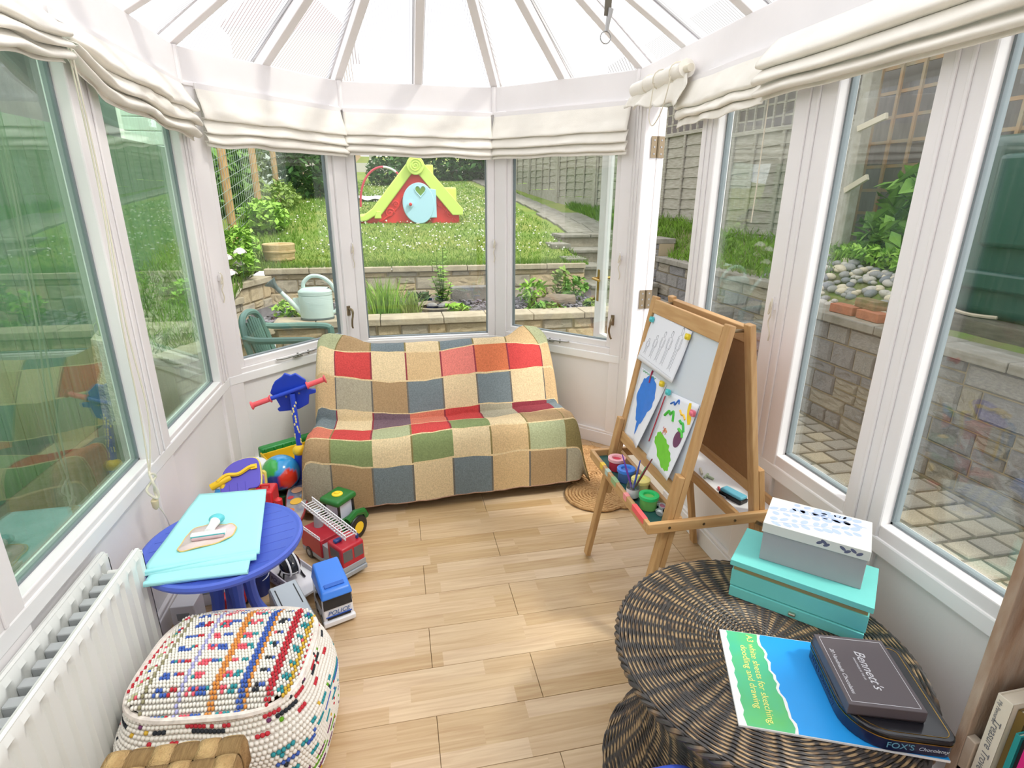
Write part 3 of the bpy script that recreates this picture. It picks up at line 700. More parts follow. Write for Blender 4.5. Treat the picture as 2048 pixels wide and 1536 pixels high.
# ---- lap panel fence along the right
FN = thing('panel_fence', 'weathered grey lap-panel fence with concrete posts and trellis top', 'fence', (0,0,0))
M_lap = mk('silvered_timber', (172,168,156), .9, col2=(142,138,122), scale=9, stretch=(1,1,9), bump=.5, bscale=25)
M_conc = mk('concrete_post', (172,168,156), .95, col2=(150,146,130), scale=14, bump=.4)
def fx(y): return 4.2-.105*(y-4.6)
def fbz(y): return 1.12+.065*(y-4.6) if y < 8 else max(1.34+.085*(y-8), 0)
ys = [4.72, 6.5, 8.28, 10.06, 11.84, 13.62, 15.4, 17.2, 19.0]
for i, (y0, y1) in enumerate(zip(ys[:-1], ys[1:])):
    p0, p1 = Vector((fx(y0), y0)), Vector((fx(y1), y1)); f = Facet(p0, p1, 0, 0); zb = fbz((y0+y1)/2)-.02; hgt = 1.12
    MB_ = MB(); f.box(MB_, -.05, .05, -.05, .06, zb-.4, zb+hgt+(.02 if i > 1 else .45)); MB_.build('fence_post', M_conc, FN, smooth=False, bevel=.008)
    mb = MB(); f.box(mb, .05, f.L-.05, -.02, .02, zb-.28, zb+.02); mb.build('gravel_board', M_conc, FN, smooth=False, bevel=.005)
    rr = random.Random(i)
    for k in range(8):
        z0 = zb+.03+k*.133; mb = MB(); ns = 10; vs = []
        for q in range(ns+1):
            t = .06+(f.L-.12)*q/ns; wv = .008*math.sin(q*1.3+k*2+i)+.004*rr.random()
            vs += [f.p(t, .024, z0+wv), f.p(t, .008, z0+.155+wv), f.p(t, .0, z0+.155+wv), f.p(t, .014, z0+wv)]
        fs = []
        for q in range(ns):
            for e in range(4): fs.append((q*4+e, q*4+(e+1) % 4, q*4+4+(e+1) % 4, q*4+4+e))
        mb.add(vs, fs); mb.build('lap_board', M_lap, FN, smooth=False)
    for t in (.06, f.L*.26, f.L*.5, f.L*.74, f.L-.10):
        mb = MB(); f.box(mb, t, t+.04, .022, .045, zb+.02, zb+hgt); mb.build('batten', M_lap, FN, smooth=False, bevel=.003)
    mb = MB(); f.box(mb, .05, f.L-.05, -.01, .05, zb+hgt-.02, zb+hgt+.025); mb.build('top_rail', M_lap, FN, smooth=False, bevel=.004)
    if i < 3:
        mb = MB(); f.box(mb, .05, f.L-.05, .0, .03, zb+hgt+.38, zb+hgt+.42); mb.build('trellis_rail', M_lap, FN, smooth=False)
        for k in range(12):
            t = .1+k*(f.L-.2)/11; mb = MB(); f.box(mb, t, t+.02, .01, .03, zb+hgt+.02, zb+hgt+.39); mb.build('trellis_slat', M_lap, FN, smooth=False)
        for k in range(2):
            mb = MB(); z_ = zb+hgt+.12+.13*k; f.box(mb, .05, f.L-.05, -.005, .012, z_, z_+.02); mb.build('trellis_slat', M_lap, FN, smooth=False)
# broken rails sticking out of the near panel end
mb = MB(); mb.bx((4.12, 4.55, 2.22), (.03,.30,.05), (-.25,0,0)); mb.bx((4.12, 4.60, 1.72), (.03,.26,.05), (-.45,0,0)); mb.build('loose_rail', mk('pale_broken_timber', (198,188,166), .9), FN, smooth=False, bevel=.003)

# ---- trellis with climbing plant, tank, pebbles, bricks
TR = thing('trellis', 'square wooden trellis against the dark wall with climber', 'trellis', (4.75, 3.7, .9))
M_tr = mk('trellis_timber', (170,132,92), .85, col2=(146,140,118), scale=6)
for k in range(14): MB().b(-.012, .012, -1.6+k*.24, -1.572+k*.24, 0, 2.4).build('upright_slat', M_tr, TR, smooth=False)
for k in range(11): MB().b(.012, .03, -1.7, 1.7, .1+k*.22, .13+k*.22).build('cross_slat', M_tr, TR, smooth=False)
bk = MB().b(5.0, 5.15, 1.0, 13.5, .6, 4.4).build('boundary_wall', mk('dark_weathered_boards', (112,106,100), .9, var=.15, scale=4, stretch=(1,6,1)), smooth=False); tag(bk, 'grey weathered boundary wall behind the trellis', 'wall', kind='structure')
bush('climber', 'large-leaved dark green climber on the trellis', 'climbing plant', (4.5, 3.95, 1.45), (.22,.85,.55), 420, .16, G1m, 21, base=(4.5,3.95,1.05))
bush('ivy_mound', 'dense leafy growth at the foot of the trellis', 'plants', (4.42, 4.0, 1.25), (.25,.85,.30), 900, .09, G1m, 22, base=(4.42,4.0,1.05))
bush('ground_cover', 'low bright green weeds above the pebbles', 'plants', (4.10, 4.15, 1.12), (.17,.75,.09), 600, .05, G3m, 23, base=(4.10,4.15,1.0))
PB = thing('pebble_bed', 'bed of rounded grey and cream pebbles above the grey wall', 'pebbles', kind='structure')
PM = []
for q, c_ in enumerate([(186,180,170),(150,148,146),(206,194,170),(128,130,134)]):
    mb = MB(); mb.sph((0,0,0), (1,.78,.55), 8, 6); me = mb.mesh('pebble', mk('pebble_%d' % q, c_, .7, var=.12, scale=8)); me.polygons.foreach_set('use_smooth', [True]*len(me.polygons)); PM.append(me)
rnd = random.Random(5)
for i in range(210):
    x = rnd.uniform(3.46, 3.98); y = rnd.uniform(3.35, 4.75); s_ = rnd.uniform(.03, .06)
    inst(PM[rnd.randrange(4)], 'pebble', PB, (x, y, BR(x,y)+s_*.35), (rnd.uniform(-.3,.3), rnd.uniform(-.3,.3), rnd.uniform(0,6.28)), (s_, s_, s_))
M_brick = mk('red_brick', (178,112,84), .9, col2=(150,96,76), scale=20, bump=.4)
M_brick2 = mk('mossy_brick', (146,120,92), .9, col2=(112,104,70), scale=14, bump=.4)
MB().bx((0,0,.0325), (.215,.1025,.065)).build('brick', M_brick, smooth=False, bevel=.004); o = bpy.data.objects['brick']; o.location = (3.40,3.66,.752); o.rotation_euler = (0,0,1.62); tag(o, 'clean red brick lying on the wall coping', 'brick', 'loose bricks on the wall')
o = MB().bx((0,0,.0325), (.215,.1025,.065)).build('brick', M_brick, smooth=False, bevel=.004); o.location = (3.40,3.40,.752); o.rotation_euler = (0,0,1.5); tag(o, 'red brick butted against the clean one, partly behind the window post', 'brick', 'loose bricks on the wall')
o = MB().bx((0,0,.0325), (.215,.1025,.065)).build('brick', M_brick2, smooth=False, bevel=.004); o.location = (3.46,3.50,.818); o.rotation_euler = (0,0,1.45); tag(o, 'mossy brown brick stacked on the two red bricks', 'brick', 'loose bricks on the wall')
TK = thing('oil_tank', 'large dark green plastic tank on timber sleepers', 'tank', (4.28, 2.3, .86))
M_tank = mk('dark_green_plastic', (30,72,62), .35, var=.08, scale=3)
MB().b(-.55, .7, -1.0, .95, 0, 1.12).build('body', M_tank, TK, bevel=.07, seg=4)
MB().b(-.60, -.5, -.95, .2, .62, .78).build('moulded_rib', M_tank, TK, bevel=.02); MB().b(-.60, -.5, -.95, .9, .18, .30).build('moulded_rib', M_tank, TK, bevel=.02)
MB().b(-.62, -.5, .3, .7, .45, 1.0).build('moulded_panel', M_tank, TK, bevel=.03)
MB().lathe([(.62,1.05),(.5,1.2),(.2,1.26),(.19,1.32),(0,1.32)], 28).build('domed_top', M_tank, TK)
o = MB().b(3.62, 3.78, 1.2, 3.3, .70, .86).build('timber_sleeper', mk('old_sleeper', (112,104,90), .95, col2=(86,80,70), scale=8, bump=.6, stretch=(6,1,6)), smooth=False, bevel=.01); tag(o, 'long weathered timber sleeper in front of the tank', 'sleeper')
o = MB().tube(cspl([(3.70,3.35,.875),(3.72,3.15,.885),(3.70,2.95,.875),(3.74,2.8,.88)], 4), [.016]*6+[.012]*7, 6).build('dry_stick', mk('bleached_stick', (190,178,156), .9)); tag(o, 'bleached dry stick lying on the sleeper', 'stick')

# ================================================================ SOFA AND THROW
SY = lambda x, d: 2.68+.0304*x+d
so = thing('sofa', 'small low sofa hidden under a patchwork throw', 'sofa', (.21, 3.1, 0), .0304)
M_sofa = mk('sofa_upholstery', (150,130,105), .9)
MB().b(-.68,.70,-.36,.30,.10,.335).build('seat', M_sofa, so, bevel=.05, seg=3)
mb = MB(); mb.b(-.66,.68,-.08,.07,0,.60, Matrix.Translation((0,.20,.10)) @ Matrix.Rotation(-.50,4,'X')); mb.build('backrest', M_sofa, so, bevel=.04, seg=3)
for sx_ in (-.58,.60):
    for sy_ in (-.28,.24): MB().cyl((sx_,sy_,0),(sx_,sy_,.11),.02,.026,12).build('leg', M_black, so)
FAB = {}
def fab(nm, c): FAB[nm] = mk('throw_'+nm, c, .95, var=.17, scale=150, bump=.3, bscale=420, stretch=(1,.5,1), spec=.1); return FAB[nm]
for nm, c in dict(red=(194,74,72), cream=(215,194,156), tan=(202,173,131), pink=(213,124,114), orange=(204,116,80), sage=(168,173,137), grey=(169,162,141), brown=(168,141,106), slate=(116,127,131), purple=(118,95,105), salmon=(204,120,99), maroon=(139,61,70), green=(129,143,97), olive=(133,120,80), line=(217,194,152), dline=(110,106,99), hem=(196,164,148)).items(): fab(nm, c)
FK = list(FAB); FM = [FAB[k] for k in FK]
cols = [-.375,-.172,.035,.247,.457,.668,.880]
R_ = [  # name, depth, z at the seven colour lines
 ('b2',.90,[.40]*7), ('b1',.85,[.64,.63,.63,.63,.63,.64,.64]), ('T',.765,[.757,.733,.730,.728,.729,.735,.742]), ('A',.68,[.725,.703,.693,.692,.715,.719,.697]),
 ('B',.56,[.608,.564,.545,.557,.569,.574,.581]), ('C',.465,[.432,.395,.372,.382,.400,.394,.398]), ('K',.445,[.365,.35,.34,.34,.35,.355,.365]),
 ('K2',.41,[.374,.358,.352,.352,.36,.366,.385]), ('D',.27,[.385,.365,.380,.385,.383,.390,.404]), ('E',.07,[.415,.396,.403,.415,.420,.415,.421]), ('F',.0,[.318,.272,.277,.290,.285,.290,.280]), ('G',-.02,[.055,.055,.058,.065,.066,.068,.075])]
bands = [('b2','b1',None),('b1','T',None),('T','A',0),('A','B',1),('B','C',2),('C','K',3),('K','K2',3),('K2','D',3),('D','E',4),('E','F',5),('F','G',6)]
CELL = [['sage','brown','slate','cream','slate','cream','tan','sage'], ['cream','red','cream','tan','pink','orange','red','tan'], ['tan','grey','brown','slate','cream','slate','cream','tan'],
 ['slate','cream','purple','salmon','red','grey','maroon','slate'], ['salmon','red','sage','red','green','cream','brown','brown'], ['brown','green','cream','green','cream','tan','sage','olive'], ['grey','brown','slate','cream','slate','tan','brown','grey']]
ctrl = []
for nm, d, zs in R_:
    row = []
    zl, zr = zs[0], zs[-1]
    fr = 1-min(1, max(0, d)/.5)
    eL = -.475-.02*fr; eR = .945+.005*fr
    low = nm == 'G'
    row.append((eL-.045-.01*fr, d+(.12 if low else 0), .03 if d < .6 else max(.05, zl-.5)))
    row.append((eL-.03, d+(.06 if low else 0), zl*.55 if not low else .04))
    row.append((eL, d+(.01 if low else 0), zl+(.012 if not low else 0)))
    for x, z in zip(cols, zs): row.append((x, d, z))
    row.append((eR, d+(.01 if low else 0), zr-.02 if not low else .07))
    row.append((eR+.035, d+(.06 if low else 0), zr*.55 if not low else .06))
    row.append((eR+.055+.02*fr, d+(.12 if low else 0), .05 if d < .6 else max(.05, zr-.45)))
    ctrl.append(row)
# small peaks where the throw catches on the back corners
for r in (2,): ctrl[r][3] = (-.33, .77, .795); ctrl[r][9] = (.80,.77,.80)
def crv(p, t):
    n = len(p)-1; i = min(int(t), n-1); f = t-i; a, b, c, d = p[max(i-1,0)], p[i], p[i+1], p[min(i+2,n)]
    return [.5*(2*b[k]+(c[k]-a[k])*f+(2*a[k]-5*b[k]+4*c[k]-d[k])*f*f+(3*b[k]-a[k]-3*c[k]+d[k])*f**3) for k in range(3)]
us = []
for c in range(12):
    for s_ in ((0,.045,.27,.5,.73,.955) if 2 <= c <= 10 else (0,.33,.66)): us.append((c+s_, c, s_))
us.append((12, 11, 1))
vs_ = []
for r in range(11):
    for s_ in (0,.05,.3,.5,.7,.95): vs_.append((r+s_, r, s_))
vs_.append((11, 10, 1))
mb = MB(); V = []
for v, r, s1 in vs_:
    line = [crv([ctrl[q][c] for q in range(12)], v) for c in range(13)]
    for u, c, s2 in us:
        x, d, z = crv(line, u)
        wr = .006*noise.noise((x*9, d*14, z*9))+.004*noise.noise((x*23, d*20, z*22+3))
        V.append((x, SY(x, d)+wr*.6, max(z+wr, .012)))
nu = len(us); fs = []; fm = []
for j in range(len(vs_)-1):
    v, r, s1 = vs_[j]; band = bands[r][2]
    if band is None: band = 0
    for i in range(nu-1):
        u, c, s2 = us[i]; ci = max(0, min(7, c-2)); nm = CELL[band][ci]
        if bands[r][0] in ('A','B','C','D','E','F') and s1 == 0: nm = 'line'
        elif s2 >= .95 and 2 <= c <= 8: nm = {'red':'maroon','purple':'purple','green':'green'}.get(nm, 'dline' if band in (2,6) else ('maroon' if band in (1,3) else 'olive'))
        if r == 10 and s1 >= .7 and vs_[j+1][0] > 10.95: nm = 'hem'
        fs.append((j*nu+i, (j+1)*nu+i, (j+1)*nu+i+1, j*nu+i+1)); fm.append(FK.index(nm))
mb.v = [Vector(p) for p in V]; mb.f = [list(f) for f in fs]; mb.m = fm
th = mb.build('throw_blanket', FM, ang=80, solid=.007)
tag(th, 'patchwork check throw in cream, red, slate and green over the sofa', 'blanket')

# ================================================================ BLINDS
def blind(name, label, f, t0, t1, prof, seed, nu=46, pinch0=0, dz0=0, dz1=0, amp=1.0, mat=None):
    T = thing(name, label, 'blind', f.p((t0+t1)/2, -.03, 2.11)); inv = Matrix.Translation(T.location).inverted()
    P = cspl([(p[0], 0, p[1]) for p in prof], 5); nv = len(P)-1; mb = MB()
    def fn(u, v):
        q = P[int(round(v*nv))]; t = t0+(t1-t0)*u; k = (2.10-q.z)/.28
        wob = amp*(.012*noise.noise((u*4+seed, k*4, seed))+.006*noise.noise((u*13+seed, k*9, 2)))*min(1, k*2)
        dz = amp*.012*noise.noise((u*5+seed*3, k*2, 5))*min(1, k*1.5)+(dz0*(1-u)+dz1*u)*k
        pin = pinch0*max(0, 1-u*4)**2
        z = q.z+dz; z = z+(2.06-z)*pin
        return inv @ f.p(t, -(q.x+wob)*(1-.3*pin), z)
    mb.grid(nu, nv, fn); mb.build('fabric_folds', mat or M_cream, T, solid=.003, ang=70)
    mb = MB(); mb.X = inv; f.box(mb, t0, t1, -.022, -.001, 2.085, 2.11); mb.build('header_batten', M_white, T, smooth=False)
    return T
PR = [(.012,2.108),(.026,2.07),(.045,2.01),(.062,1.965),(.060,1.952),(.036,1.957),(.045,1.945),(.070,1.905),(.066,1.893),(.038,1.90),(.046,1.888),(.068,1.858),(.062,1.847),(.036,1.855),(.045,1.845),(.052,1.828)]
blind('roman_blind', 'cream roman blind folded up over the left bay casement', F0, .06, .965, PR, 1)
blind('roman_blind', 'cream roman blind folded up over the middle bay window', F1, .012, .935, PR, 2, dz0=.012)
blind('roman_blind', 'cream roman blind with pressed folds over the right bay casement', F2, .015, .965, PR, 3, amp=.6)
PL = [(.012,2.108),(.04,2.06),(.07,2.01),(.078,1.98),(.05,1.975),(.06,1.965),(.088,1.93),(.082,1.915),(.05,1.92),(.06,1.905),(.082,1.88),(.07,1.865),(.045,1.87),(.05,1.85)]
blind('roman_blind', 'cream roman blind gathered and knotted at one end, left wall', FL_, tl(2.08), tl(3.17), PL, 4, pinch0=.55, dz0=.05, amp=1.8)
blind('roman_blind', 'cream roman blind cut by the top left picture corner', FL_, tl(1.1), tl(2.05), PL, 5, dz1=.12, amp=1.6)
PRR = [(.012,2.108),(.03,2.07),(.055,2.02),(.062,1.995),(.04,1.99),(.05,1.982),(.066,1.962),(.06,1.95),(.036,1.952),(.045,1.94),(.05,1.915)]
blind('roman_blind', 'short crumpled cream blind between door and right windows', FR_, tr_(2.63), tr_(1.99), PRR, 6, amp=1.5, dz0=-.02)
PR2 = [(.03,2.118),(.06,2.09),(.10,2.045),(.105,2.025),(.075,2.02),(.085,2.012),(.112,1.985),(.105,1.972),(.075,1.975),(.08,1.965),(.105,1.945),(.095,1.935),(.065,1.94),(.07,1.925)]
blind('roman_blind', 'wide cream roman blind with stacked folds, top right', FR_, tr_(1.97), tr_(.5), PR2, 7, nu=60, amp=.9)
# blind rolled up round its batten over the doorway
RB = thing('rolled_blind', 'cream blind rolled round a batten and tied above the doorway', 'blind', (xR-.04, 2.80, 2.12))
mb = MB(); mb.tube([(-.015+.006*math.sin(i*1.7), .33-.062*i, .02+.003*math.sin(i*2.3)) for i in range(10)], [.036+.004*math.sin(i*2.9) for i in range(10)], 14); rl = mb.build('rolled_fabric', M_cream, RB)
mb = MB(); mb.cyl((-.015,-.20,.02),(-.015,-.268,.018),.017,n=12); mb.build('batten_end', M_cord, RB)
mb = MB(); mb.cyl((-.015,-.2295,.02),(-.015,-.2305,.02),.010,n=12); 
mb = MB(); mb.grid(24, 8, lambda u, v: (-.02-.035*v-.018*math.sin(u*17+v*3)*v, .36-.62*u+.01*math.sin(v*9+u*20), -.0-.085*v-.04*u*v+.02*(1-u)*v+.01*math.sin(u*25)*v)); mb.build('bunched_fabric', M_cream, RB, solid=.003, ang=70)
for yy in (-.17, .0, .12):
    mb = MB(); mb.tube([(-.015+.042*math.cos(a*.5), yy+.004*a, .02+.042*math.sin(a*.5)) for a in range(13)], .0028, 6); mb.build('tie_cord', M_cord, RB)
mb = MB(); mb.tube(cspl([(-.06,-.17,0),(-.065,-.16,-.06),(-.06,-.10,-.14),(-.06,-.02,-.19),(-.06,.03,-.15),(-.06,.02,-.08),(-.06,0,0)],5), .0025, 6); mb.build('loose_cord', M_cord, RB)
# cords and cleats
T = thing('pull_cord', 'pair of long pull cords knotted low beside the radiator window', 'cord', (xL+.06, 2.06, 2.0))
mb = MB()
for dx in (0, .008):
    mb.tube(cspl([(0+dx,0,0),(.01+dx,-.02,-.4),(.012+dx*1.5,-.07,-.8),(.02+dx*3,-.10,-1.1),(.02,-.13,-1.32)], 6), .0028, 6)
mb.build('cord', M_cord, T)
mb = MB(); mb.tube(cspl([(.02,-.13,-1.30),(.035,-.15,-1.34),(.02,-.12,-1.38),(.03,-.14,-1.40),(.01,-.15,-1.36),(.03,-.11,-1.33),(.025,-.14,-1.31),(.035,-.13,-1.39),(.02,-.135,-1.41)], 6), .004, 6); mb.build('knot', M_cord, T)
mb = MB(); mb.lathe([(.004,.0),(.012,-.01),(.010,-.035),(.004,-.045)][::-1], 12, (.02,-.135,-1.40)); mb.build('cord_toggle', mk('pale_wood_toggle', (214,196,160), .6), T)
mb = MB(); mb.tube(cspl([(.02,-.13,-1.42),(.03,-.10,-1.5),(.02,-.06,-1.6)], 5), .002, 5); mb.build('cord_tail', M_cord, T)
def cleat(label, f, t, z):
    T = thing('cord_cleat', label, 'cleat', f.p(t, -.005, z), f.ang, 'cord cleats on the window posts')
    mb = MB(); mb.b(-.007,.007,-.014,0,-.012,.012); mb.tube([(0,-.014,.035),(0,-.018,.012),(0,-.018,-.012),(0,-.014,-.035)], [.004,.006,.006,.004], 8); mb.build('hook', M_white, T)
    mb = MB(); mb.tube(cspl([(.0,-.02,.03),(.008,-.025,.0),(-.006,-.024,-.03),(.004,-.026,.02),(.006,-.022,-.03),(-.004,-.02,-.06),(.006,-.015,-.10),(0,-.012,-.13)], 5), .0028, 6); mb.build('wound_cord', M_cord, T)
cleat('cleat with wound cord on the left corner post', F0, .035, 1.18); cleat('cleat on the post left of the middle bay window', F1, -.0, 1.27); cleat('cleat on the post right of the middle bay window', F1, F1.L-.01, 1.29)
cleat('cleat on the post by the open door', F2, F2.L-.035, 1.25); cleat('cleat with tangled cord on the mullion behind the easel', FR_, tr_(1.80), 1.22)
T = thing('pull_cord', 'thin hanging cord on the window behind the easel', 'cord', (xR-.05, 1.95, 1.93)); mb = MB(); mb.tube([(0,0,0),(.0,.0,-.3),(.01,.02,-.42)], .0022, 5); mb.build('cord', M_cord, T)
# hanging strap with ring from the roof
T = thing('hanging_strap', 'dark strap with metal ring dangling from the roof', 'hook', (.738, 2.0, 2.62))
mb = MB(); mb.b(-.011,.011,-.003,.003,-.46,0, Matrix.Rotation(.02,4,'Y')); mb.build('strap', mk('olive_strap', (96,90,78), .8), T, smooth=False)
mb = MB(); mb.tube([(.0,0,-.44),(-.006,0,-.475),(-.010,0,-.505)], [.011,.008,.006], 8); mb.build('clip', M_steel, T)
mb = MB(); mb.tube([(-.012+.018*math.cos(a*PI/10), 0, -.522+.018*math.sin(a*PI/10)) for a in range(20)], .0022, 6, closed=True); mb.build('ring', M_steel, T)

# ================================================================ RADIATOR
RA = thing('radiator', 'white double-panel radiator under the left window', 'radiator', (-.875, 1.24, 0))
M_rad = mk('radiator_enamel', (236,238,234), .3)
def radpanel(x, nm):
    mb = MB(); L0, L1 = -.56, .435; nP = 18; prof = []
    def sec(yy):   # flute depth along length
        k = ((yy-L0)/.0553) % 1; return .012*smoothstep(.0,.12,min(k,.5-k)) if k < .5 and L0+.03 < yy < L1-.03 else 0
    n = 180
    def fn(u, v):
        yy = L0+(L1-L0)*u; z = .09+.47*v; dd = sec(yy)*smoothstep(.03,.09,min(v,1-v))
        e = .008*(1-smoothstep(0,.03,1-v)); return (x+.009-dd-e, yy, z)
    mb.grid(n, 28, fn)
    mb.grid(n, 28, lambda u, v: (fn(u,v)[0]-.018+2*(sec(L0+(L1-L0)*u)*smoothstep(.03,.09,min(v,1-v)))*0+.0, fn(u,v)[1], fn(u,v)[2]), flip=True)
    mb.b(x-.009, x+.001, L0, L1, .555, .563); mb.b(x-.009, x+.009, L1-.004, L1, .09, .555)
    return mb.build(nm, M_rad, RA, ang=50)
radpanel(.045, 'front_panel'); radpanel(-.050, 'rear_panel')
M_fin = mk('radiator_fin', (176,180,182), .4)
for k in range(17):
    y0 = -.54+.0553*k; mb = MB(); mb.b(-.036, .026, y0, y0+.030, .12, .525); mb.build('convector_fin', M_fin, RA, smooth=False, bevel=.004)
mb = MB(); mb.cyl((-.04,.41,.50),(.03,.41,.50),.010); mb.cyl((-.04,.41,.13),(.03,.41,.13),.010); mb.cyl((-.055,.40,.50),(-.055,.44,.50),.008); mb.build('connecting_pipe', M_rad, RA)
mb = MB(); mb.cyl((0,.41,.13),(0,.46,.13),.012); mb.cyl((0,.46,0),(0,.46,.15),.0075); mb.build('feed_pipe', M_rad, RA)
for k in (-.3,.3):
    mb = MB(); mb.b(-.062,-.05,k-.02,k+.02,.2,.45); mb.build('wall_bracket', M_rad, RA, smooth=False)

# ================================================================ WICKER TABLE AND WHAT STANDS ON IT
WC = (.89, 1.01)
WT = thing('wicker_table', 'round dark wicker table with waisted drum base', 'table', (*WC, 0))
def wickmat():
    return mk('dark_wicker', (60,54,50), .45, attr='col', var=.18, scale=40, spec=.5)
M_wick = wickmat()
DK = lin((68,64,62)); DK2 = lin((46,42,40)); TN = lin((172,144,108)); TN2 = lin((128,104,78))
rnd = random.Random(3)
def weave(mb, pts_r_z, nseg, nspoke, strand, phase0=0, normal=None):
    """concentric strands passing over and under radial stakes"""
    mb.vc = mb.vc or []
    for k, (r, z, nr, nz) in enumerate(pts_r_z):
        ns = 5
        P = []; Cc = []; ph = (k % 2)*PI
        for i in range(nseg):
            a = 2*PI*i/nseg; tw = k*.055*(1 if nr == 0 else 1.6); w_ = math.sin(a*nspoke/2+ph); bar = math.cos(a*nspoke+tw)
            off = .0014*w_+(.0014 if bar > .4 else 0); jit = .0005*math.sin(a*17+k*3)
            P.append(Vector(((r+nr*off+jit)*math.cos(a), (r+nr*off+jit)*math.sin(a), z+nz*off)))
            nn = noise.noise((a*5, k*.2, 1))
            if bar > .4 or nn < -.5: Cc.append(DK)
            else: Cc.append((TN if nn > -.1 else TN2) if k % 2 else DK2)
        o = len(mb.v); mb.tube(P, strand, ns, closed=True)
        for i in range(nseg): mb.vc += [Cc[i]]*ns
pr = []
r = .018
while r < .372: pr.append((r, .474-.05*max(0, r-.34)**1.0, 0, 1)); r += .0052
mb = MB(); weave(mb, pr, 260, 44, .0030); o = mb.build('woven_top', M_wick, WT); o['kind'] = 'stuff'
# rolled rim
mb = MB(); mb.vc = []
for q in range(3):
    P = [Vector(((.374+.007*math.cos(i*.9+q*2.1))*math.cos(2*PI*i/200), (.374+.007*math.cos(i*.9+q*2.1))*math.sin(2*PI*i/200), .462+.007*math.sin(i*.9+q*2.1))) for i in range(200)]
    mb.tube(P, .006, 6, closed=True)
mb.vc = [DK if (i//6) % 5 else TN2 for i in range(len(mb.v))]
mb.build('braided_rim', M_wick, WT)
def waist(z):  # drum profile
    t = z/.45; return .268+.125*abs((t-.52)/.52)**1.7 if t < .52 else .268+.095*((t-.52)/.48)**2.0
pr = []; z = .004
while z < .45:
    pr.append((waist(z), z, 1, 0)); z += .0056
mb = MB(); weave(mb, pr, 240, 44, .0032); o = mb.build('woven_side', M_wick, WT); o['kind'] = 'stuff'
mb = MB(); mb.lathe([(waist(.0)-.006,.0)]+[(waist(.03*i)-.005,.03*i) for i in range(1,16)]+[(.368,.455),(.368,.468),(0,.470)], 60); mb.vc = [DK2]*len(mb.v); mb.build('inner_drum', M_wick, WT)
mb = MB(); mb.vc = []
for k in range(44):
    a = 2*PI*(k+.5)/44; mb.tube([(.02*math.cos(a),.02*math.sin(a),.4725),(.37*math.cos(a),.37*math.sin(a),.4725)], .0022, 4)
mb.vc = [DK]*len(mb.v); mb.build('radial_stakes', M_wick, WT)

TZ = .4785
def vec2(a, b): return Vector((b[0]-a[0], b[1]-a[1]))
# teal keepsake box with drawer
a_, b_ = (.913,1.217), (1.154,.963); ang = math.atan2(b_[1]-a_[1], b_[0]-a_[0]); Lb = vec2(a_, b_).length
BXT = thing('keepsake_box', 'turquoise box with lift lid and shallow drawer on wicker table', 'box', (a_[0], a_[1], TZ), ang)
M_teal = mk('turquoise_card', (116,206,200), .5, var=.02); M_tealD = mk('gold_lining', (160,142,96), .6)
MB().b(.002, Lb-.002, .004, .188, .034, .086).build('case', M_teal, BXT, smooth=False, bevel=.0015)
MB().b(.006, Lb-.006, .008, .184, .086, .104).build('gilt_lining', M_tealD, BXT, smooth=False)
MB().b(-.004, Lb+.004, -.004, .196, .104, .122).build('lid', M_teal, BXT, smooth=False, bevel=.0015)
dr = MB().b(.004, Lb-.004, -.001, .186, 0, .032).build('drawer', M_teal, BXT, smooth=False, bevel=.001)
MB().b(Lb*.5-.009, Lb*.5+.009, -.012, -.001, .013, .021).build('pull', mk('brushed_nickel', (200,190,170), .35, metal=1), dr, smooth=False, bevel=.002)
# grey floral lidded box on top
a2, b2 = (.985,1.205), (1.175,1.022); ang2 = math.atan2(b2[1]-a2[1], b2[0]-a2[0]); L2 = vec2(a2, b2).length
GB = thing('photo_box', 'grey lidded box with blue leaf print on turquoise box', 'box', (a2[0], a2[1], TZ+.1225), ang2)
M_gb = mk('grey_card', (162,162,166), .6, var=.02); M_gl = mk('pale_grey_lid', (216,218,214), .6); M_leafp = mk('blue_grey_print', (172,188,222), .7)
D2 = .168
MB().b(.004, L2-.004, .004, D2-.004, 0, .098).build('body', M_gb, GB, smooth=False, bevel=.0015)
ld = MB().b(0, L2, 0, D2, .092, .122).build('lid', M_gl, GB, smooth=False, bevel=.0015)
mb = MB(); rnd = random.Random(8)
def oval(mb, x, y, z, l, w_, a, n=10):
    c, s = math.cos(a), math.sin(a); mb.add([(x+c*l*math.cos(t)-s*w_*math.sin(t), y+s*l*math.cos(t)+c*w_*math.sin(t), z) for t in [2*PI*i/n for i in range(n)]], [tuple(range(n))])
for sx, sy, da, n_ in ((.03,.025,.30,9),(.02,.085,.28,9),(.07,.138,-.02,7)):
    x, y, a = sx, sy, da
    for i in range(n_):
        for sg in (-1, 1): oval(mb, x+sg*math.cos(a+1.57)*.014+rnd.uniform(-.004,.004), y+sg*math.sin(a+1.57)*.014, .1224, .0135*rnd.uniform(.7,1.2), .0085*rnd.uniform(.8,1.2), a+sg*rnd.uniform(.4,1.0))
        x += .026*math.cos(a); y += .026*math.sin(a)
        if x > L2-.03 or y > D2-.03: break
o = mb.build('leaf_print', M_leafp, ld, smooth=False); o['kind'] = 'stuff'
mb = MB()
for sx, sy, da in ((.03,.02,.35),(.02,.09,.25),(.10,.13,-.05)): mb.tube([(sx,sy,.1222),(sx+.15*math.cos(da),sy+.15*math.sin(da),.1222)], .0008, 4)
mb.build('stem_print', M_leafp, ld, smooth=False)
mb = MB()
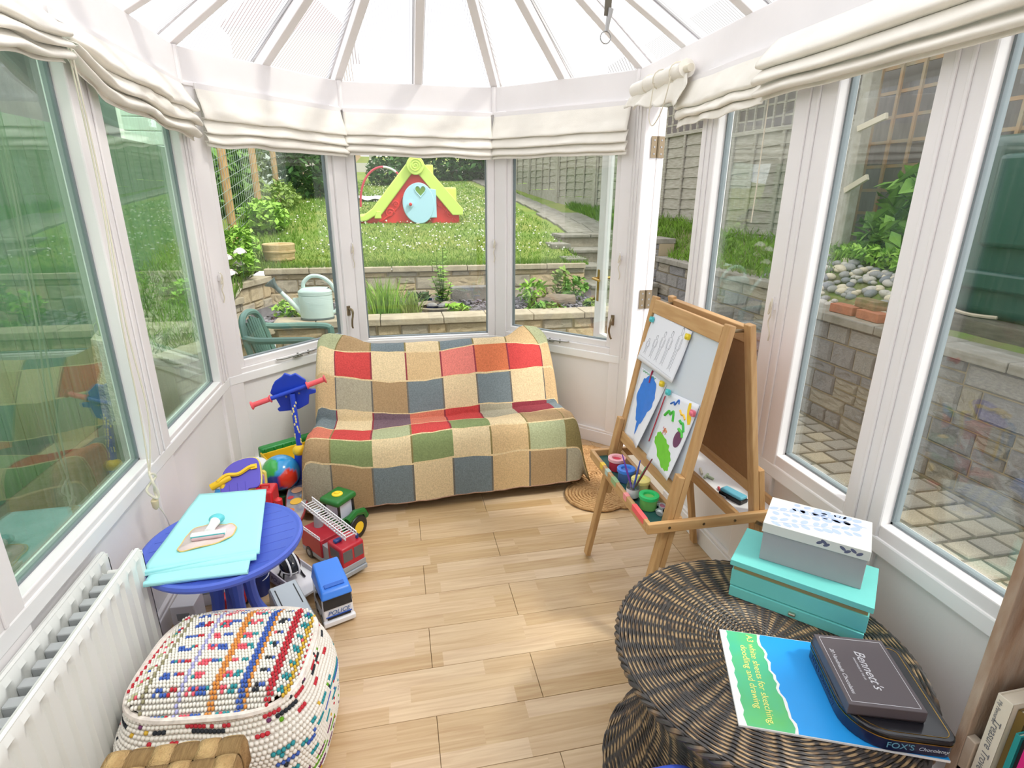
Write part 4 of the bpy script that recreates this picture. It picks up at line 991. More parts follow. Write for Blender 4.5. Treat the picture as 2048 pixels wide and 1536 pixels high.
for i, (px_, pz_) in enumerate(((.145,.108),(.155,.113),(.162,.106),(.20,.110),(.212,.104),(.225,.111),(.24,.106))):
    M = Matrix.Translation((px_, -.0004, pz_)) @ Matrix.Rotation(PI/2, 4, 'X'); mm = MB(); oval(mm, 0, 0, 0, .009, .0045, .6*(-1)**i); mb.add([M @ v for v in mm.v], mm.f)
o = mb.build('leaf_print', mk('indigo_print', (96,100,128), .7), ld, smooth=False); o['kind'] = 'stuff'
# A3 pad
p0, p1 = Vector((.691,.813)), Vector((.809,1.085)); ex = Vector((1.065,.653))-p0; LX = .42; ap = math.atan2(ex.y, ex.x)
PD = thing('drawing_pad', 'blue and green A3 sketching pad lying on wicker table', 'pad', (p0.x, p0.y, TZ), ap)
M_padw = mk('pad_paper', (240,240,240), .8); M_blue = mk('pad_sky_blue', (40,160,240), .4); M_grn = mk('pad_green', (104,196,104), .4, col2=(70,190,160), scale=6)
MB().b(0, LX, 0, .297, 0, .005).build('paper_block', M_padw, PD, smooth=False)
rnd = random.Random(2)
def tear(x0, seed):
    rr = random.Random(seed); return [(x0+.004*rr.uniform(-1,1)+.028*(1-i/22), .0015+.294*i/22) for i in range(23)]
g = tear(.092, 1); wv_ = [(x+.005+.003*random.Random(i).random(), y) for i, (x, y) in enumerate(g)]; e0 = [(.018-.002*(i % 3), .0015+.294*i/22) for i in range(23)]
def strip(mb, A, B, z): 
    for i in range(len(A)-1): mb.add([(*A[i],z),(*B[i],z),(*B[i+1],z),(*A[i+1],z)], [(0,1,2,3)])
mb = MB(); strip(mb, e0, g, .0056); mb.build('green_band', M_grn, PD, smooth=False)
mb = MB(); strip(mb, g, wv_, .0058); mb.build('torn_edge', M_padw, PD, smooth=False)
mb = MB(); strip(mb, [(.0005,y) for x, y in e0], e0, .0057); mb.build('torn_edge', M_padw, PD, smooth=False)
mb = MB(); strip(mb, wv_, [(LX-.0005, y) for x, y in g], .0056); mb.build('blue_cover', M_blue, PD, smooth=False)
M_yel = mk('pad_yellow_print', (244,240,140), .5)
text('A3 white sheets for sketching,\ndoodling and drawing', 'lettering', M_yel, PD, .0225, (.062,.150,.0062), (0,0,-PI/2), 'CENTER', .0003)
# biscuit tin: rounded diamond shape
tz = TZ+.006
C_tin = Vector((1.035,.808)); 
TN_ = thing('biscuit_tin', 'navy blue rounded biscuit tin on the drawing pad', 'tin', (C_tin.x, C_tin.y, tz), ap+.05)
def rrect(w_, h_, rs, n=8):
    out = []
    for (cx, cy, a0, r) in ((w_/2, h_/2, 0, rs[0]), (-w_/2, h_/2, 90, rs[1]), (-w_/2, -h_/2, 180, rs[2]), (w_/2, -h_/2, 270, rs[3])):
        sx = 1 if cx > 0 else -1; sy = 1 if cy > 0 else -1
        for i in range(n+1):
            a = math.radians(a0+90*i/n); out.append((cx-sx*r+r*math.cos(a), cy-sy*r+r*math.sin(a)))
    return out
M_navy = mk('navy_tin', (22,34,72), .25, coat=.3); M_blk = mk('tin_lid_black', (30,30,36), .25, coat=.3)
MB().prism(rrect(.205,.262,(.02,.02,.085,.02)), 0, .036).build('body', M_navy, TN_, bevel=.002)
lid = MB().prism(rrect(.209,.266,(.022,.022,.087,.022)), .034, .046).build('lid', M_blk, TN_, bevel=.003)
P = rrect(.19,.246,(.018,.018,.08,.018)); mb = MB(); mb.tube([(x,y,.0462) for x, y in P], .0008, 4, closed=True); mb.build('gold_line', M_brass, lid)
P = rrect(.2075,.2645,(.022,.022,.087,.022)); mb = MB(); mb.tube([(x,y,.033) for x, y in P], .0012, 4, closed=True); mb.build('gold_line', M_brass, TN_)
mb = MB(); oval(mb, -.055, .035, .0466, .026, .016, 1.2, 16); oval(mb, -.043, .045, .0468, .024, .013, 1.0, 16); mb.build('biscuit_picture', mk('biscuit_print', (226,206,160), .5), lid, smooth=False)
text("FOX'S", 'lettering', mk('tin_blue_print', (110,170,196), .4), TN_, .021, (-.004,-.1318,.017), (PI/2,0,0), 'CENTER', .0003, sx=1.0)
text('Chocolatey', 'lettering', mk('tin_silver_print', (190,196,206), .4), TN_, .0125, (.060,-.1318,.017), (PI/2,0,0), 'CENTER', .0003, shear=.3)
text('FOX\'S  Chocolatey', 'lettering', mk('tin_dim_print', (52,84,128), .4), TN_, .018, (-.1032,.03,.017), (PI/2,0,-PI/2), 'CENTER', .0003)
# chocolates box
cb0 = Vector((.904,.751)); cb1 = Vector((1.049,.699)); ac = math.atan2(cb1.y-cb0.y, cb1.x-cb0.x)
CB = thing('chocolate_box', 'dark grey chocolate box with silver lettering on the tin', 'box', (cb0.x+.004, cb0.y+.004, tz+.0465), ac)
M_choc = mk('taupe_card', (92,84,88), .45); W_, H_ = .156, .205
MB().b(0, W_, 0, H_, 0, .026).build('tray', mk('choc_dark_card', (58,50,52), .5), CB, smooth=False, bevel=.001)
cl = MB().b(-.001, W_+.001, -.001, H_+.001, .004, .030).build('lid', M_choc, CB, smooth=False, bevel=.0015)
M_sil = mk('silver_foil', (214,214,220), .35)
mb = MB()
for bx_ in ((.008,.1485,.0075,.0085),(.008,.1485,.1965,.1975),(.0075,.0085,.008,.197),(.1475,.1485,.008,.197)): mb.b(bx_[0],bx_[1],bx_[2],bx_[3],.0300,.0303)
mb.build('foil_border', M_sil, cl, smooth=False)
text("Bennett's", 'lettering', M_sil, cl, .030, (.082,.105,.0303), (0,0,-PI/2), 'CENTER', .0002, shear=.35)
text('20 Handmade Chocolates', 'lettering', M_sil, cl, .0125, (.022,.095,.0303), (0,0,-PI/2), 'CENTER', .0002, shear=.3)
text('HANDMADE IN THE UK', 'lettering', M_sil, cl, .0062, (.064,.105,.0303), (0,0,-PI/2), 'CENTER', .0002)
o = MB().lathe([(.012,0),(.016,.004),(.012,.008),(.0,.009)], 14).build('bottle_cap', mk('speckled_black', (60,58,56), .3, var=.5, scale=200)); o.location = (1.075,.682,tz+.0005); tag(o, 'small speckled black cap beside the tin', 'cap')

# ================================================================ RUSTIC BOOK UNIT
UN = thing('book_unit', 'whitewashed rustic wooden book unit in the near right corner', 'shelf unit', (1.15, .68, 0))
M_rus = mk('whitewashed_plank', (150,118,92), .8, col2=(186,172,156), scale=7, stretch=(3,3,.8), bump=.3, bscale=30)
mb = MB(); mb.b(0, .215, 0, .02, 0, 1.05); mb.build('side_panel', M_rus, UN, smooth=False, bevel=.002)
mb = MB(); mb.b(0, .215, -.75, -.73, 0, 1.05); mb.build('side_panel', M_rus, UN, smooth=False, bevel=.002)
for z in (.06,.40): MB().b(.0, .215, -.73, 0, z, z+.018).build('shelf', M_rus, UN, smooth=False, bevel=.002)
MB().b(.0,.215,-.75,.02,1.05,1.07).build('top', M_rus, UN, smooth=False, bevel=.002)
MB().b(.0, .022, -.020, .0, .0, .50).build('corner_batten', mk('whitewashed_lip', (206,198,184), .8, col2=(170,150,128), scale=8), UN, smooth=False, bevel=.002)
for z in (.3,.6,.88): MB().b(.205,.215,-.73,0,z-.12,z+.12).build('back_slat', M_rus, UN, smooth=False)
def book(label, y, w_, h, dpt, c, x=.012, spine=None, lean=0):
    B = thing('book', label, 'book', (1.15+x, .68+y, .4185), 0, 'books in the rustic unit'); m = mk('cover_'+label[:14], c, .5)
    MB().b(0, dpt, -w_, -w_+.0025, 0, h).build('cover', m, B, smooth=False); MB().b(0, dpt, -.0025, 0, 0, h).build('cover', m, B, smooth=False)
    sp = MB().b(-.0005, .0025, -w_, 0, 0, h).build('spine', m, B, smooth=False, bevel=.001); MB().b(.003, dpt-.004, -w_+.0026, -.0026, .003, h-.004).build('pages', mk('page_edges', (226,218,200), .8), B, smooth=False)
    if spine: text(spine[0], 'lettering', mk('spine_print', (110,112,116), .5), sp, spine[1], (-.0009, -w_/2, h*.60), (PI/2,0,-PI/2) if False else (0,0,0), 'CENTER', .0002, shear=.2)
    return B, sp
B_, sp_ = book('cream hardback with script spine, tallest in the unit', -.024, .030, .226, .17, (226,220,204), x=.004)
tx = text('Treasure Trove', 'lettering', mk('spine_print', (120,122,126), .5), sp_, .022, (-.0012,-.015,.10), (0,0,0), 'CENTER', .0002, shear=.2)
tx.rotation_euler = Matrix(((0,0,-1),(0,-1,0),(-1,0,0))).to_euler()
tx = text('My Favourite', 'lettering', mk('spine_print', (120,122,126), .5), sp_, .011, (-.0012,-.009,.186), (0,0,0), 'CENTER', .0002, shear=.2)
tx.rotation_euler = Matrix(((0,0,-1),(0,-1,0),(-1,0,0))).to_euler()
book('olive brown picture book beside the cream hardback', -.055, .016, .212, .175, (120,98,48), x=.02)
book('teal paperback in the rustic unit', -.073, .010, .175, .15, (40,150,150), x=.004)
book('slim black book between teal and pink spines', -.084, .008, .168, .15, (40,36,40), x=.010)
book('bright pink book nearest the picture edge', -.093, .010, .178, .15, (220,40,130), x=.004)
book('violet book partly cut by the picture edge', -.104, .014, .20, .16, (70,70,160), x=.012)

# blue plastic chair whose top peeps into the frame
BC = thing('toy_chair', 'blue plastic child chair peeping in at the bottom edge', 'chair', (.50, .70, 0))
M_bl = mk('blue_plastic', (66,92,200), .4)
mb = MB(); mb.prism(rrect(.24,.30,(.10,.10,.03,.03)), -.012, .012, Matrix.Translation((0,.13,.25)) @ Matrix.Rotation(.15,4,'X') @ Matrix.Rotation(PI/2,4,'X')); mb.build('backrest', M_bl, BC, bevel=.008, seg=3)
mb = MB(); mb.prism(rrect(.25,.24,(.03,)*4), .20, .222, Matrix.Translation((0,.0,0))); mb.build('seat', M_bl, BC, bevel=.008)
for sx in (-.1,.1):
    for sy in (-.09,.09): MB().cyl((sx*1.15,sy*1.15,0),(sx,sy,.205),.016,.02,10).build('leg', M_bl, BC)

# ================================================================ EASEL
EA = thing('easel', 'pine double-sided child easel with whiteboard and paint tray', 'easel', (1.07, 1.83, 0), -.011)
def woodmat(nm, c, c2, st=(14,14,1.2)): return mk(nm, c, .5, col2=c2, scale=4, stretch=st, bump=.05, bscale=20)
M_pine = woodmat('varnished_pine', (206,166,116), (184,140,90)); M_pineh = woodmat('varnished_pine_cross', (206,166,116), (184,140,90), (14,1.2,14)); M_pined = woodmat('varnished_pine_deep', (206,166,116), (184,140,90), (1.2,14,14))
aE = math.atan2(.215, 1.21); MF = Matrix.Translation((-.25,0,0)) @ Matrix.Rotation(aE,4,'Y'); MR = Matrix.Translation((.25,0,0)) @ Matrix.Rotation(-aE,4,'Y')
def eb(nm, mat, M, *bxs, bev=.003, par=None):
    mb = MB()
    for b in bxs: mb.b(*b, M)
    return mb.build(nm, mat, par or EA, smooth=False, bevel=bev)
for s in (1,-1):
    y0, y1 = sorted((s*.252, s*.290))
    eb('front_leg', M_pine, MF, (-.034,-.012,y0,y1,.008,.70)); eb('front_upright', M_pine, MF, (-.011,.011,y0,y1,.34,1.235))
    eb('rear_leg', M_pine, MR, (.012,.034,y0,y1,.008,.70)); eb('rear_upright', M_pine, MR, (-.011,.011,y0,y1,.34,1.235))
    ya, yb = sorted((s*.291, s*.309)); mb = MB(); mb.b(-.27,.27,ya,yb,.495,.535); arm = mb.build('tray_side', M_pined, EA, smooth=False, bevel=.003)
    mb = MB()
    for bx_ in (-.19,-.06,.06,.19): mb.cyl((bx_, s*.309,.515),(bx_, s*.311,.515),.005,n=8)
    mb.build('bolts', M_bronze, arm)
    mb = MB(); mb.cyl((.15,s*.288,.50),(.15,s*.325,.50),.004,n=8); mb.bx((.15,s*.322,.50),(.03,.006,.012),(0,.5,0)); mb.build('wing_nut', M_bronze, EA)
    mb = MB(); mb.cyl((-.03,s*.25,1.19),(.03,s*.25,1.19),.006,n=8); mb.build('top_hinge', M_bronze, EA)
eb('top_rail', M_pineh, MF, (-.012,.010,-.252,.252,1.17,1.225)); eb('bottom_rail', M_pineh, MF, (-.012,.010,-.252,.252,.60,.645))
eb('whiteboard', mk('whiteboard_face', (214,222,232), .25), MF, (-.002,.006,-.252,.252,.645,1.17), bev=0)
eb('rear_rail', M_pineh, MR, (-.010,.012,-.252,.252,1.17,1.225)); eb('rear_rail', M_pineh, MR, (-.010,.012,-.252,.252,.60,.645))
eb('rear_board', mk('brown_hardboard', (150,108,70), .8, var=.05, scale=60), MR, (-.004,.004,-.252,.252,.645,1.17), bev=0)
MI = Matrix()
eb('tray_front_edge', M_pineh, MI, (-.270,-.254,-.291,.291,.495,.535)); eb('tray_rear_edge', M_pineh, MI, (.254,.270,-.291,.291,.495,.535))
eb('tray_inner_rail', M_pineh, MI, (-.150,-.134,-.291,.291,.495,.540)); eb('tray_inner_rail', M_pineh, MI, (.07,.086,-.291,.291,.495,.535))
eb('green_tray', mk('green_painted_board', (40,92,88), .5, var=.08, scale=20), MI, (-.255,-.149,-.291,.291,.498,.506), bev=0)
eb('white_tray', mk('white_tray_board', (226,226,228), .4), MI, (.085,.255,-.291,.291,.498,.506), bev=0)
# paint smears on the tray edge
mb = MB(); rnd = random.Random(4)
for (y, l, mat) in ((-.22,.10,(240,96,100)),(-.10,.03,(240,150,150)),(.02,.05,(150,180,130)),(.16,.03,(236,200,70)),(.10,.03,(180,200,190))):
    m2 = MB(); m2.b(-.2712,-.254,y-l/2,y+l/2,.512+rnd.uniform(0,.004),.5356); m2.build('paint_smear', mk('smear_%d_%d' % (mat[0],mat[1]), mat, .6), EA, smooth=False)

# sheets of paper
def yl(v): return .306-v
M_paper = mk('white_paper', (236,238,246), .8)
def sheet(name, label, TL, TR, BL, BR, lift, curl, layer):
    T = thing(name, label, 'drawing', (1.07, 1.83, 0), -.011)
    def P(u, v, up=0):    # u right, v up, up = height above sheet
        a = [TL[i]*(1-u)+TR[i]*u for i in (0,1)]; b = [BL[i]*(1-u)+BR[i]*u for i in (0,1)]
        vv = b[0]*(1-v)+a[0]*v; ss = b[1]*(1-v)+a[1]*v
        x = -.0035-layer*.0012-curl*(1-v)**2*(.5+.5*u)-lift*max(0,(u-.5))*2*(1-v)-up
        return MF @ Vector((x, yl(vv), ss))
    mb = MB(); mb.grid(14, 16, lambda u, v: P(u, v), flip=True); mb.build('paper', M_paper, T, solid=.0004)
    return T, P
def blob(T, P, pts, mat, nm, up=.0008, fill=True):
    mb = MB(); n = len(pts); c = (sum(p[0] for p in pts)/n, sum(p[1] for p in pts)/n)
    rings = [[(c[0]+(p[0]-c[0])*k, c[1]+(p[1]-c[1])*k) for p in pts] for k in (.33,.66,1)]
    V = [P(*c, up)]+[P(*p, up) for r in rings for p in r]; F = [(0,1+i,1+(i+1) % n) for i in range(n)]
    for r in range(2): F += [(1+r*n+i, 1+(r+1)*n+i, 1+(r+1)*n+(i+1) % n, 1+r*n+(i+1) % n) for i in range(n)]
    mb.add(V, F); mb.build(nm, mat, T, smooth=False)
def stroke(T, P, pts, w_, mat, nm, up=.0008):
    c = cspl([(p[0], p[1], 0) for p in pts], 5); mb = MB(); mb.tube([P(q.x, q.y, up) for q in c], w_, 5); return mb.build(nm, mat, T)
PT = lambda c: mk('paint_%d_%d_%d' % c, c, .55, var=.05, scale=40)
T1, P1 = sheet('line_drawing', 'pencil sheet of five standing figures, top of easel', (.072,1.183), (.382,1.166), (.027,.967), (.359,.965), .0, .012, 4)
M_ink = PT((150,148,158))
rnd = random.Random(1)
for i, (cx, hh) in enumerate(((.13,.32),(.30,.46),(.46,.60),(.62,.68),(.82,.84))):
    b0 = .16; w_ = .035+.018*hh; hd = hh*.09; mb = MB(); r = .00045
    def ln(pts, mb=mb): mb.tube([P1(p[0], p[1], .0007) for p in pts], r, 4)
    top = b0+hh
    ln([(cx+w_*.45*math.cos(a), top-hd+hd*math.sin(a)) for a in [k*PI/6 for k in range(13)]])
    ln([(cx-w_*.2, top-2*hd), (cx-w_, top-2.6*hd), (cx-w_*1.1, top-hh*.45), (cx-w_*.7, top-hh*.52)]); ln([(cx+w_*.2, top-2*hd), (cx+w_, top-2.6*hd), (cx+w_*1.1, top-hh*.45), (cx+w_*.7, top-hh*.52)])
    ln([(cx-w_*.6, top-2.8*hd), (cx-w_*.6, top-hh*.5), (cx-w_*.5, b0+.02), (cx-w_*.9, b0)]); ln([(cx+w_*.6, top-2.8*hd), (cx+w_*.6, top-hh*.5), (cx+w_*.5, b0+.02), (cx+w_*.9, b0)]); ln([(cx, top-hh*.52), (cx-.005, b0+.03)]); ln([(cx-w_*.6, top-hh*.5), (cx+w_*.6, top-hh*.5)])
    ln([(cx-w_*.4, top-hd*.5), (cx, top-hd*.1), (cx+w_*.4, top-hd*.6)])
    mb.build('figure_outline', M_ink, T1)
stroke(T1, P1, [(.03,.10),(.5,.085),(.95,.07)], .0004, M_ink, 'ground_line')
T2, P2 = sheet('blue_painting', 'sheet painted with a big blue balloon shape, left of easel', (.068,.941), (.299,.941), (.068,.634), (.262,.655), .03, .006, 0)
pb = []
for k in range(40):
    a = 2*PI*k/40; rr = 1+.05*random.Random(k).uniform(-1,1); pb.append((.47+.36*rr*math.cos(a)*(1 if math.sin(a) > -.3 else .75), .62+.36*rr*math.sin(a)))
pb[30] = (.46,.10); pb[29] = (.40,.24); pb[31] = (.52,.26)
pb = [(q.x, q.y) for q in cspl([(x, y, 0) for x, y in pb], 3, True)]
blob(T2, P2, pb, PT((46,128,226)), 'blue_blob'); stroke(T2, P2, [(.44,.88),(.43,1.0),(.44,1.05)], .004, PT((170,50,86)), 'red_string', .002)
for k in range(6): stroke(T2, P2, [(.08+.09*k,.985),(.12+.09*k,.965),(.15+.09*k,.985)], .0016, PT((96,170,120)), 'green_squiggle')
T3, P3 = sheet('spring_painting', 'sheet with green, yellow and purple paint shapes, right of easel', (.338,.925), (.545,.95), (.305,.638), (.520,.649), .012, .014, 1)
gb = []
for k in range(36):
    a = 2*PI*k/36; rr = 1+.09*random.Random(k+50).uniform(-1,1); gb.append((.46+.40*rr*math.cos(a)-.10*math.sin(a), .25+.17*rr*math.sin(a)-.09*math.cos(a)))
gb = [(q.x, q.y) for q in cspl([(x, y, 0) for x, y in gb], 3, True)]
blob(T3, P3, gb, PT((118,206,58)), 'green_blob')
blob(T3, P3, [(.76+.13*math.cos(2*PI*k/24), .50+.11*math.sin(2*PI*k/24)) for k in range(24)], PT((112,64,100)), 'purple_oval')
blob(T3, P3, [(.70,.97),(.77,.98),(.82,.90),(.93,.80),(.95,.74),(.88,.72),(.80,.78),(.72,.88)], PT((246,206,44)), 'yellow_sun')
stroke(T3, P3, [(.52,.84),(.60,.80),(.68,.80),(.76,.76)], .0045, PT((240,196,60)), 'yellow_bird'); stroke(T3, P3, [(.16,.86),(.26,.90),(.30,.87),(.38,.95),(.42,.90)], .0035, PT((50,110,200)), 'blue_bird')
stroke(T3, P3, [(.10,.68),(.20,.76),(.26,.73),(.34,.78),(.42,.66)], .0055, PT((70,190,60)), 'green_bird'); stroke(T3, P3, [(.62,.72),(.70,.70),(.76,.70),(.86,.62)], .0055, PT((60,184,70)), 'green_bird'); stroke(T3, P3, [(.68,.62),(.76,.61),(.82,.60),(.88,.55)], .006, PT((86,200,70)), 'green_bird')
rnd = random.Random(6)
for k in range(10): stroke(T3, P3, [(.22+.14*rnd.random(),.44+.12*rnd.random())]*1+[(.23+.14*rnd.random(),.46+.10*rnd.random())] if False else [(lambda a, b: (a, b))(.20+.16*k/10,.43+.1*rnd.random()), (.21+.16*k/10,.455+.1*rnd.random())], .0012, PT((236,176,90) if k % 2 else (206,90,120)), 'paint_dab')
o = MB(); q = [MF @ Vector((-.006, yl(v), s)) for v, s in ((.315,.90),(.285,.70))]; o.cyl(q[0], q[1], .0022, n=6); o = o.build('red_string', PT((190,40,60)), T2)
def magnet(label, v, s, c):
    T = thing('magnet', label, 'magnet', EA.matrix_basis @ (MF @ Vector((-.012, yl(v), s))), 0, 'magnets on the whiteboard')
    mb = MB(); mb.X = Matrix.Rotation(aE,4,'Y') @ Matrix.Rotation(-PI/2,4,'Y'); mb.prism(rrect(.022,.026,(.007,)*4,4), 0, .009); mb.sph((0,0,.009),(.008,.009,.006),10,6); mb.build('body', mk('magnet_%d' % c[0], c, .35), T)
magnet('teal heart magnet at the top left of the whiteboard', .075, 1.145, (80,190,196)); magnet('yellow magnet on the pencil drawing corner', .375, 1.145, (230,206,50)); magnet('yellow magnet above the blue painting', .285, .938, (226,200,48))
magnet('teal magnet above the spring painting', .345, .925, (84,196,200)); magnet('pink magnet on the spring painting edge', .535, .915, (232,120,140))
# paint pots, jar, brushes
TRZ = .5068
def pot(label, x, y, c, lid, clear=True, full=None):
    T = thing('paint_pot', label, 'paint pot', (x, y, TRZ), 0, 'paint pots on the easel tray')
    mb = MB(); mb.lathe([(.026,0),(.031,.002),(.033,.045),(.034,.048)], 24); mb.build('cup', mk('cup_'+str(c), c, .3), T)
    mb = MB(); mb.lathe([(.0345,.042),(.037,.044),(.037,.056),(.030,.058),(.021,.056),(.017,.040),(.017,.034)], 26); mb.build('lid', mk('lid_'+str(lid), lid, .4), T)
    mb = MB(); mb.sph((0,0,.037),(.017,.017,.004),14,6); mb.build('wet_paint', mk('wetpaint_'+str(full), full, .2), T)
pot('red paint pot with pale pink lid', .866, 1.985, (206,60,84), (236,176,184), full=(214,40,56)); pot('blue paint pot with blue lid', .866, 1.885, (90,120,180), (66,130,226), full=(40,80,190))
pot('yellow paint pot behind the brush jar', .886, 1.790, (232,222,150), (240,226,140), full=(236,210,90)); pot('green paint pot with bright green lid', .866, 1.672, (120,190,100), (44,196,110), full=(70,190,50))
JR = thing('brush_jar', 'glass jar with paper label holding paint brushes', 'jar', (.838, 1.752, TRZ))
M_jar = glass_mat('jar_glass', (.93,.95,.94), .05)
mb = MB(); mb.lathe([(.022,0),(.0245,.004),(.0245,.058),(.021,.064),(.021,.074),(.0195,.074),(.0195,.064),(.0225,.057),(.0225,.006),(0,.005)], 24); mb.build('glass', M_jar, JR)
mb = MB(); mb.lathe([(.0249,.010),(.0249,.044)], 24); mb.f = mb.f[:24]; mb.m = mb.m[:24]; mb.build('paper_label', mk('jar_label', (214,214,218), .7), JR)
mb = MB(); mb.lathe([(.0222,.006),(.0222,.030),(0,.030)], 20); mb.build('paint_water', mk('murky_water', (150,140,160), .1), JR)
for lab, c, dx, dy, L_ in (('purple-handled brush leaning left in the jar', (110,60,170), -.035,.055,.15), ('blue-handled brush standing in the jar', (70,90,190), .012,-.022,.155), ('green brush in the jar', (90,190,130), .035,-.03,.13), ('dark red brush leaning right in the jar', (120,50,60), .05,-.05,.17)):
    B = thing('paint_brush', lab, 'paint brush', (.838, 1.752, TRZ+.012), 0, 'brushes in the jar'); e = Vector((dx, dy, L_)); s0 = -e*.10; s0.z = 0
    mb = MB(); mb.tube([s0+e*.2, s0+e*.6, s0+e], [.0034,.0040,.0020], 8); mb.build('handle', mk('brush_'+str(c), c, .35), B); mb = MB(); mb.tube([s0+e*.12, s0+e*.2], .0034, 8); mb.build('ferrule', M_steel, B); mb = MB(); mb.tube([s0+e*.02, s0+e*.12], [.001,.003], 6); mb.build('bristles', M_black, B)
rnd = random.Random(12)
for k, (x, y, z, rx) in enumerate(((.905,1.680,0,.1),(.915,1.655,0,1.0),(.890,1.628,0,.2),(.912,1.612,0,.6),(.905,1.640,.012,.3),(.880,1.610,0,1.2),(.902,1.592,.0,.2),(.915,1.70,0,.1),(.915,1.58,.0,.5))):
    T = thing('clear_cap', ['clear plastic cap leaning on the green pot','upright clear cap near the tray rail','flat clear cap in the heap of caps','clear cap tilted at the rail end','clear cap on top of the heap','clear cap nearest the tray front','last clear cap by the easel leg','clear cap behind the yellow pot','tipped clear cap against the leg'][k], 'cap', (x, y, TRZ+z+.004+.006*math.sin(rx)), 0, 'clear caps on the easel tray')
    T.rotation_euler = (rx, 0, rnd.random()*6)
    mb = MB(); mb.lathe([(.012,0),(.013,.001),(.013,.009),(.0115,.009),(.0115,.002),(0,.002)], 16); mb.build('cap_shell', mk('frosted_plastic', (196,204,208), .25), T); mb = MB(); mb.lathe([(.0105,.0025),(.0105,.004),(0,.004)], 12); mb.build('paint_residue', mk('residue_%d' % (k % 3), [(200,204,206),(176,110,130),(190,196,190)][k % 3], .4), T)
# chalks and duster on the rear tray
T = thing('board_duster', 'blue and black board duster on the rear tray', 'duster', (1.215, 1.672, TRZ), .35); MB().b(-.022,.022,-.05,.05,0,.016).build('felt_pad', M_black, T, bevel=.003); MB().b(-.02,.02,-.048,.048,.016,.030).build('grip', mk('duster_blue', (104,182,206), .5), T, bevel=.006, seg=3)
for lab, x, y, a, c, l in (('cream chalk stick at the back of the rear tray', 1.206,1.892,1.2,(226,222,200),.05), ('pale green chalk stub crossing another', 1.205,1.850,.7,(190,206,176),.04), ('grey chalk stub under the green one', 1.214,1.836,1.9,(206,206,200),.035), ('red chalk stub beside the duster', 1.20,1.742,1.3,(206,90,96),.022), ('pink crayon in front of the duster', 1.168,1.650,1.5,(226,140,150),.07), ('grey crayon nearest the inner rail', 1.172,1.70,1.9,(150,150,150),.06)):
    o = MB().cyl((-l/2,0,.005),(l/2,0,.005),.005,n=10).build('chalk', mk('chalk_%d' % c[1], c, .9)); o.location = (x, y, TRZ); o.rotation_euler = (0,0,a); tag(o, lab, 'chalk', 'chalks on the rear tray')

# ================================================================ JUTE RUG
RG = thing('jute_rug', 'braided jute rug of overlapping coiled lobes by the sofa', 'rug', (1.10, 2.80, 0))
M_jute = mk('braided_jute', (206,166,116), .95, col2=(176,134,88), scale=60, bump=.9, bscale=130)
for k, (cx, cy, ra, rb, lift) in enumerate(((-.07,-.18,.17,.17,.008), (.08,-.20,.14,.15,.012), (.0,.04,.17,.18,.016), (.11,.17,.13,.15,.010), (.06,.32,.13,.13,.006))):
    mb = MB(); P = []; n = 9; steps = 40*n
    for i in range(steps):
        t = i/40; rr = (t+.3)/n; a = 2*PI*t; P.append((cx+ra*rr*math.cos(a), cy+rb*rr*math.sin(a), .006+lift*.7+.0025*math.sin(a*14)))
    mb.tube(P, .0095, 6); mb.build('coiled_lobe', M_jute, RG)

# ================================================================ POUF
PF = thing('rag_pouf', 'square woven rag pouf with colourful flecks beside the radiator', 'pouf', (-.534, 1.402, 0), -.11)
rnd = random.Random(77)
COLS = {k: lin(v) for k, v in dict(w=(238,234,226), r=(196,60,70), s=(186,188,150), o=(156,150,120), b=(76,106,186), l=(176,176,222), p=(232,100,116), n=(222,150,80), t=(60,150,160), k=(56,60,66), y=(214,176,70), v=(120,70,110), g=(110,170,50)).items()}
def topcol(u, v):
    f = (v*8.2+.1) % 1
    lines = ((.0,.025,'r'),(.150,.168,'o'),(.335,.355,'l'),(.525,.55,'n'),(.690,.712,'b'),(.716,.745,'n'),(.842,.885,'r'),(.945,.965,'y'),(.982,1.0,'r'))
    for a, b, c in lines:
        if a <= u <= b: return c
    spots = ((.06,.09,'s',.5),(.09,.12,'r',.3),(.21,.275,'b',.4),(.28,.31,'r',.3),(.375,.44,'p',.5),(.445,.50,'b',.34),(.56,.615,'p',.45),(.615,.66,'t',.4),(.76,.80,'k',.33),(.80,.825,'b',.25),(.895,.935,'t',.4),(.925,.95,'y',.55))
    for a, b, c, d in spots:
        if a <= u <= b and f < d and rnd.random() < .9: return c if rnd.random() < .85 else rnd.choice('tbpw')
    return 'w'
HX, HY, HT = .262, .228, .385; TXs = .875
def se(a, e=3.6):
    c, s = math.cos(a), math.sin(a); r = (abs(c)**e+abs(s)**e)**(-1/e); return r*c, r*s
knot = MB(); knot.sph((0,0,0),(1,1,1),6,4)
def addk(mb, p, ex, ey, ez, sx, sy, sz, c):
    M = Matrix((ex*sx, ey*sy, ez*sz)).transposed(); o = len(mb.v); mb.v += [M @ v+p for v in knot.v]; mb.f += [[i+o for i in f] for f in knot.f]; mb.m += [0]*len(knot.f); mb.vc += [COLS[c]]*len(knot.v)
def topz(x, y):
    q = max(abs(x)/(HX*TXs), abs(y)/(HY*TXs)); return HT-.006-.045*smoothstep(.5,1.05,q)**1.5+.012*noise.noise((x*5,y*5,1))
mb = MB(); mb.vc = []; nx, ny = 50, 36
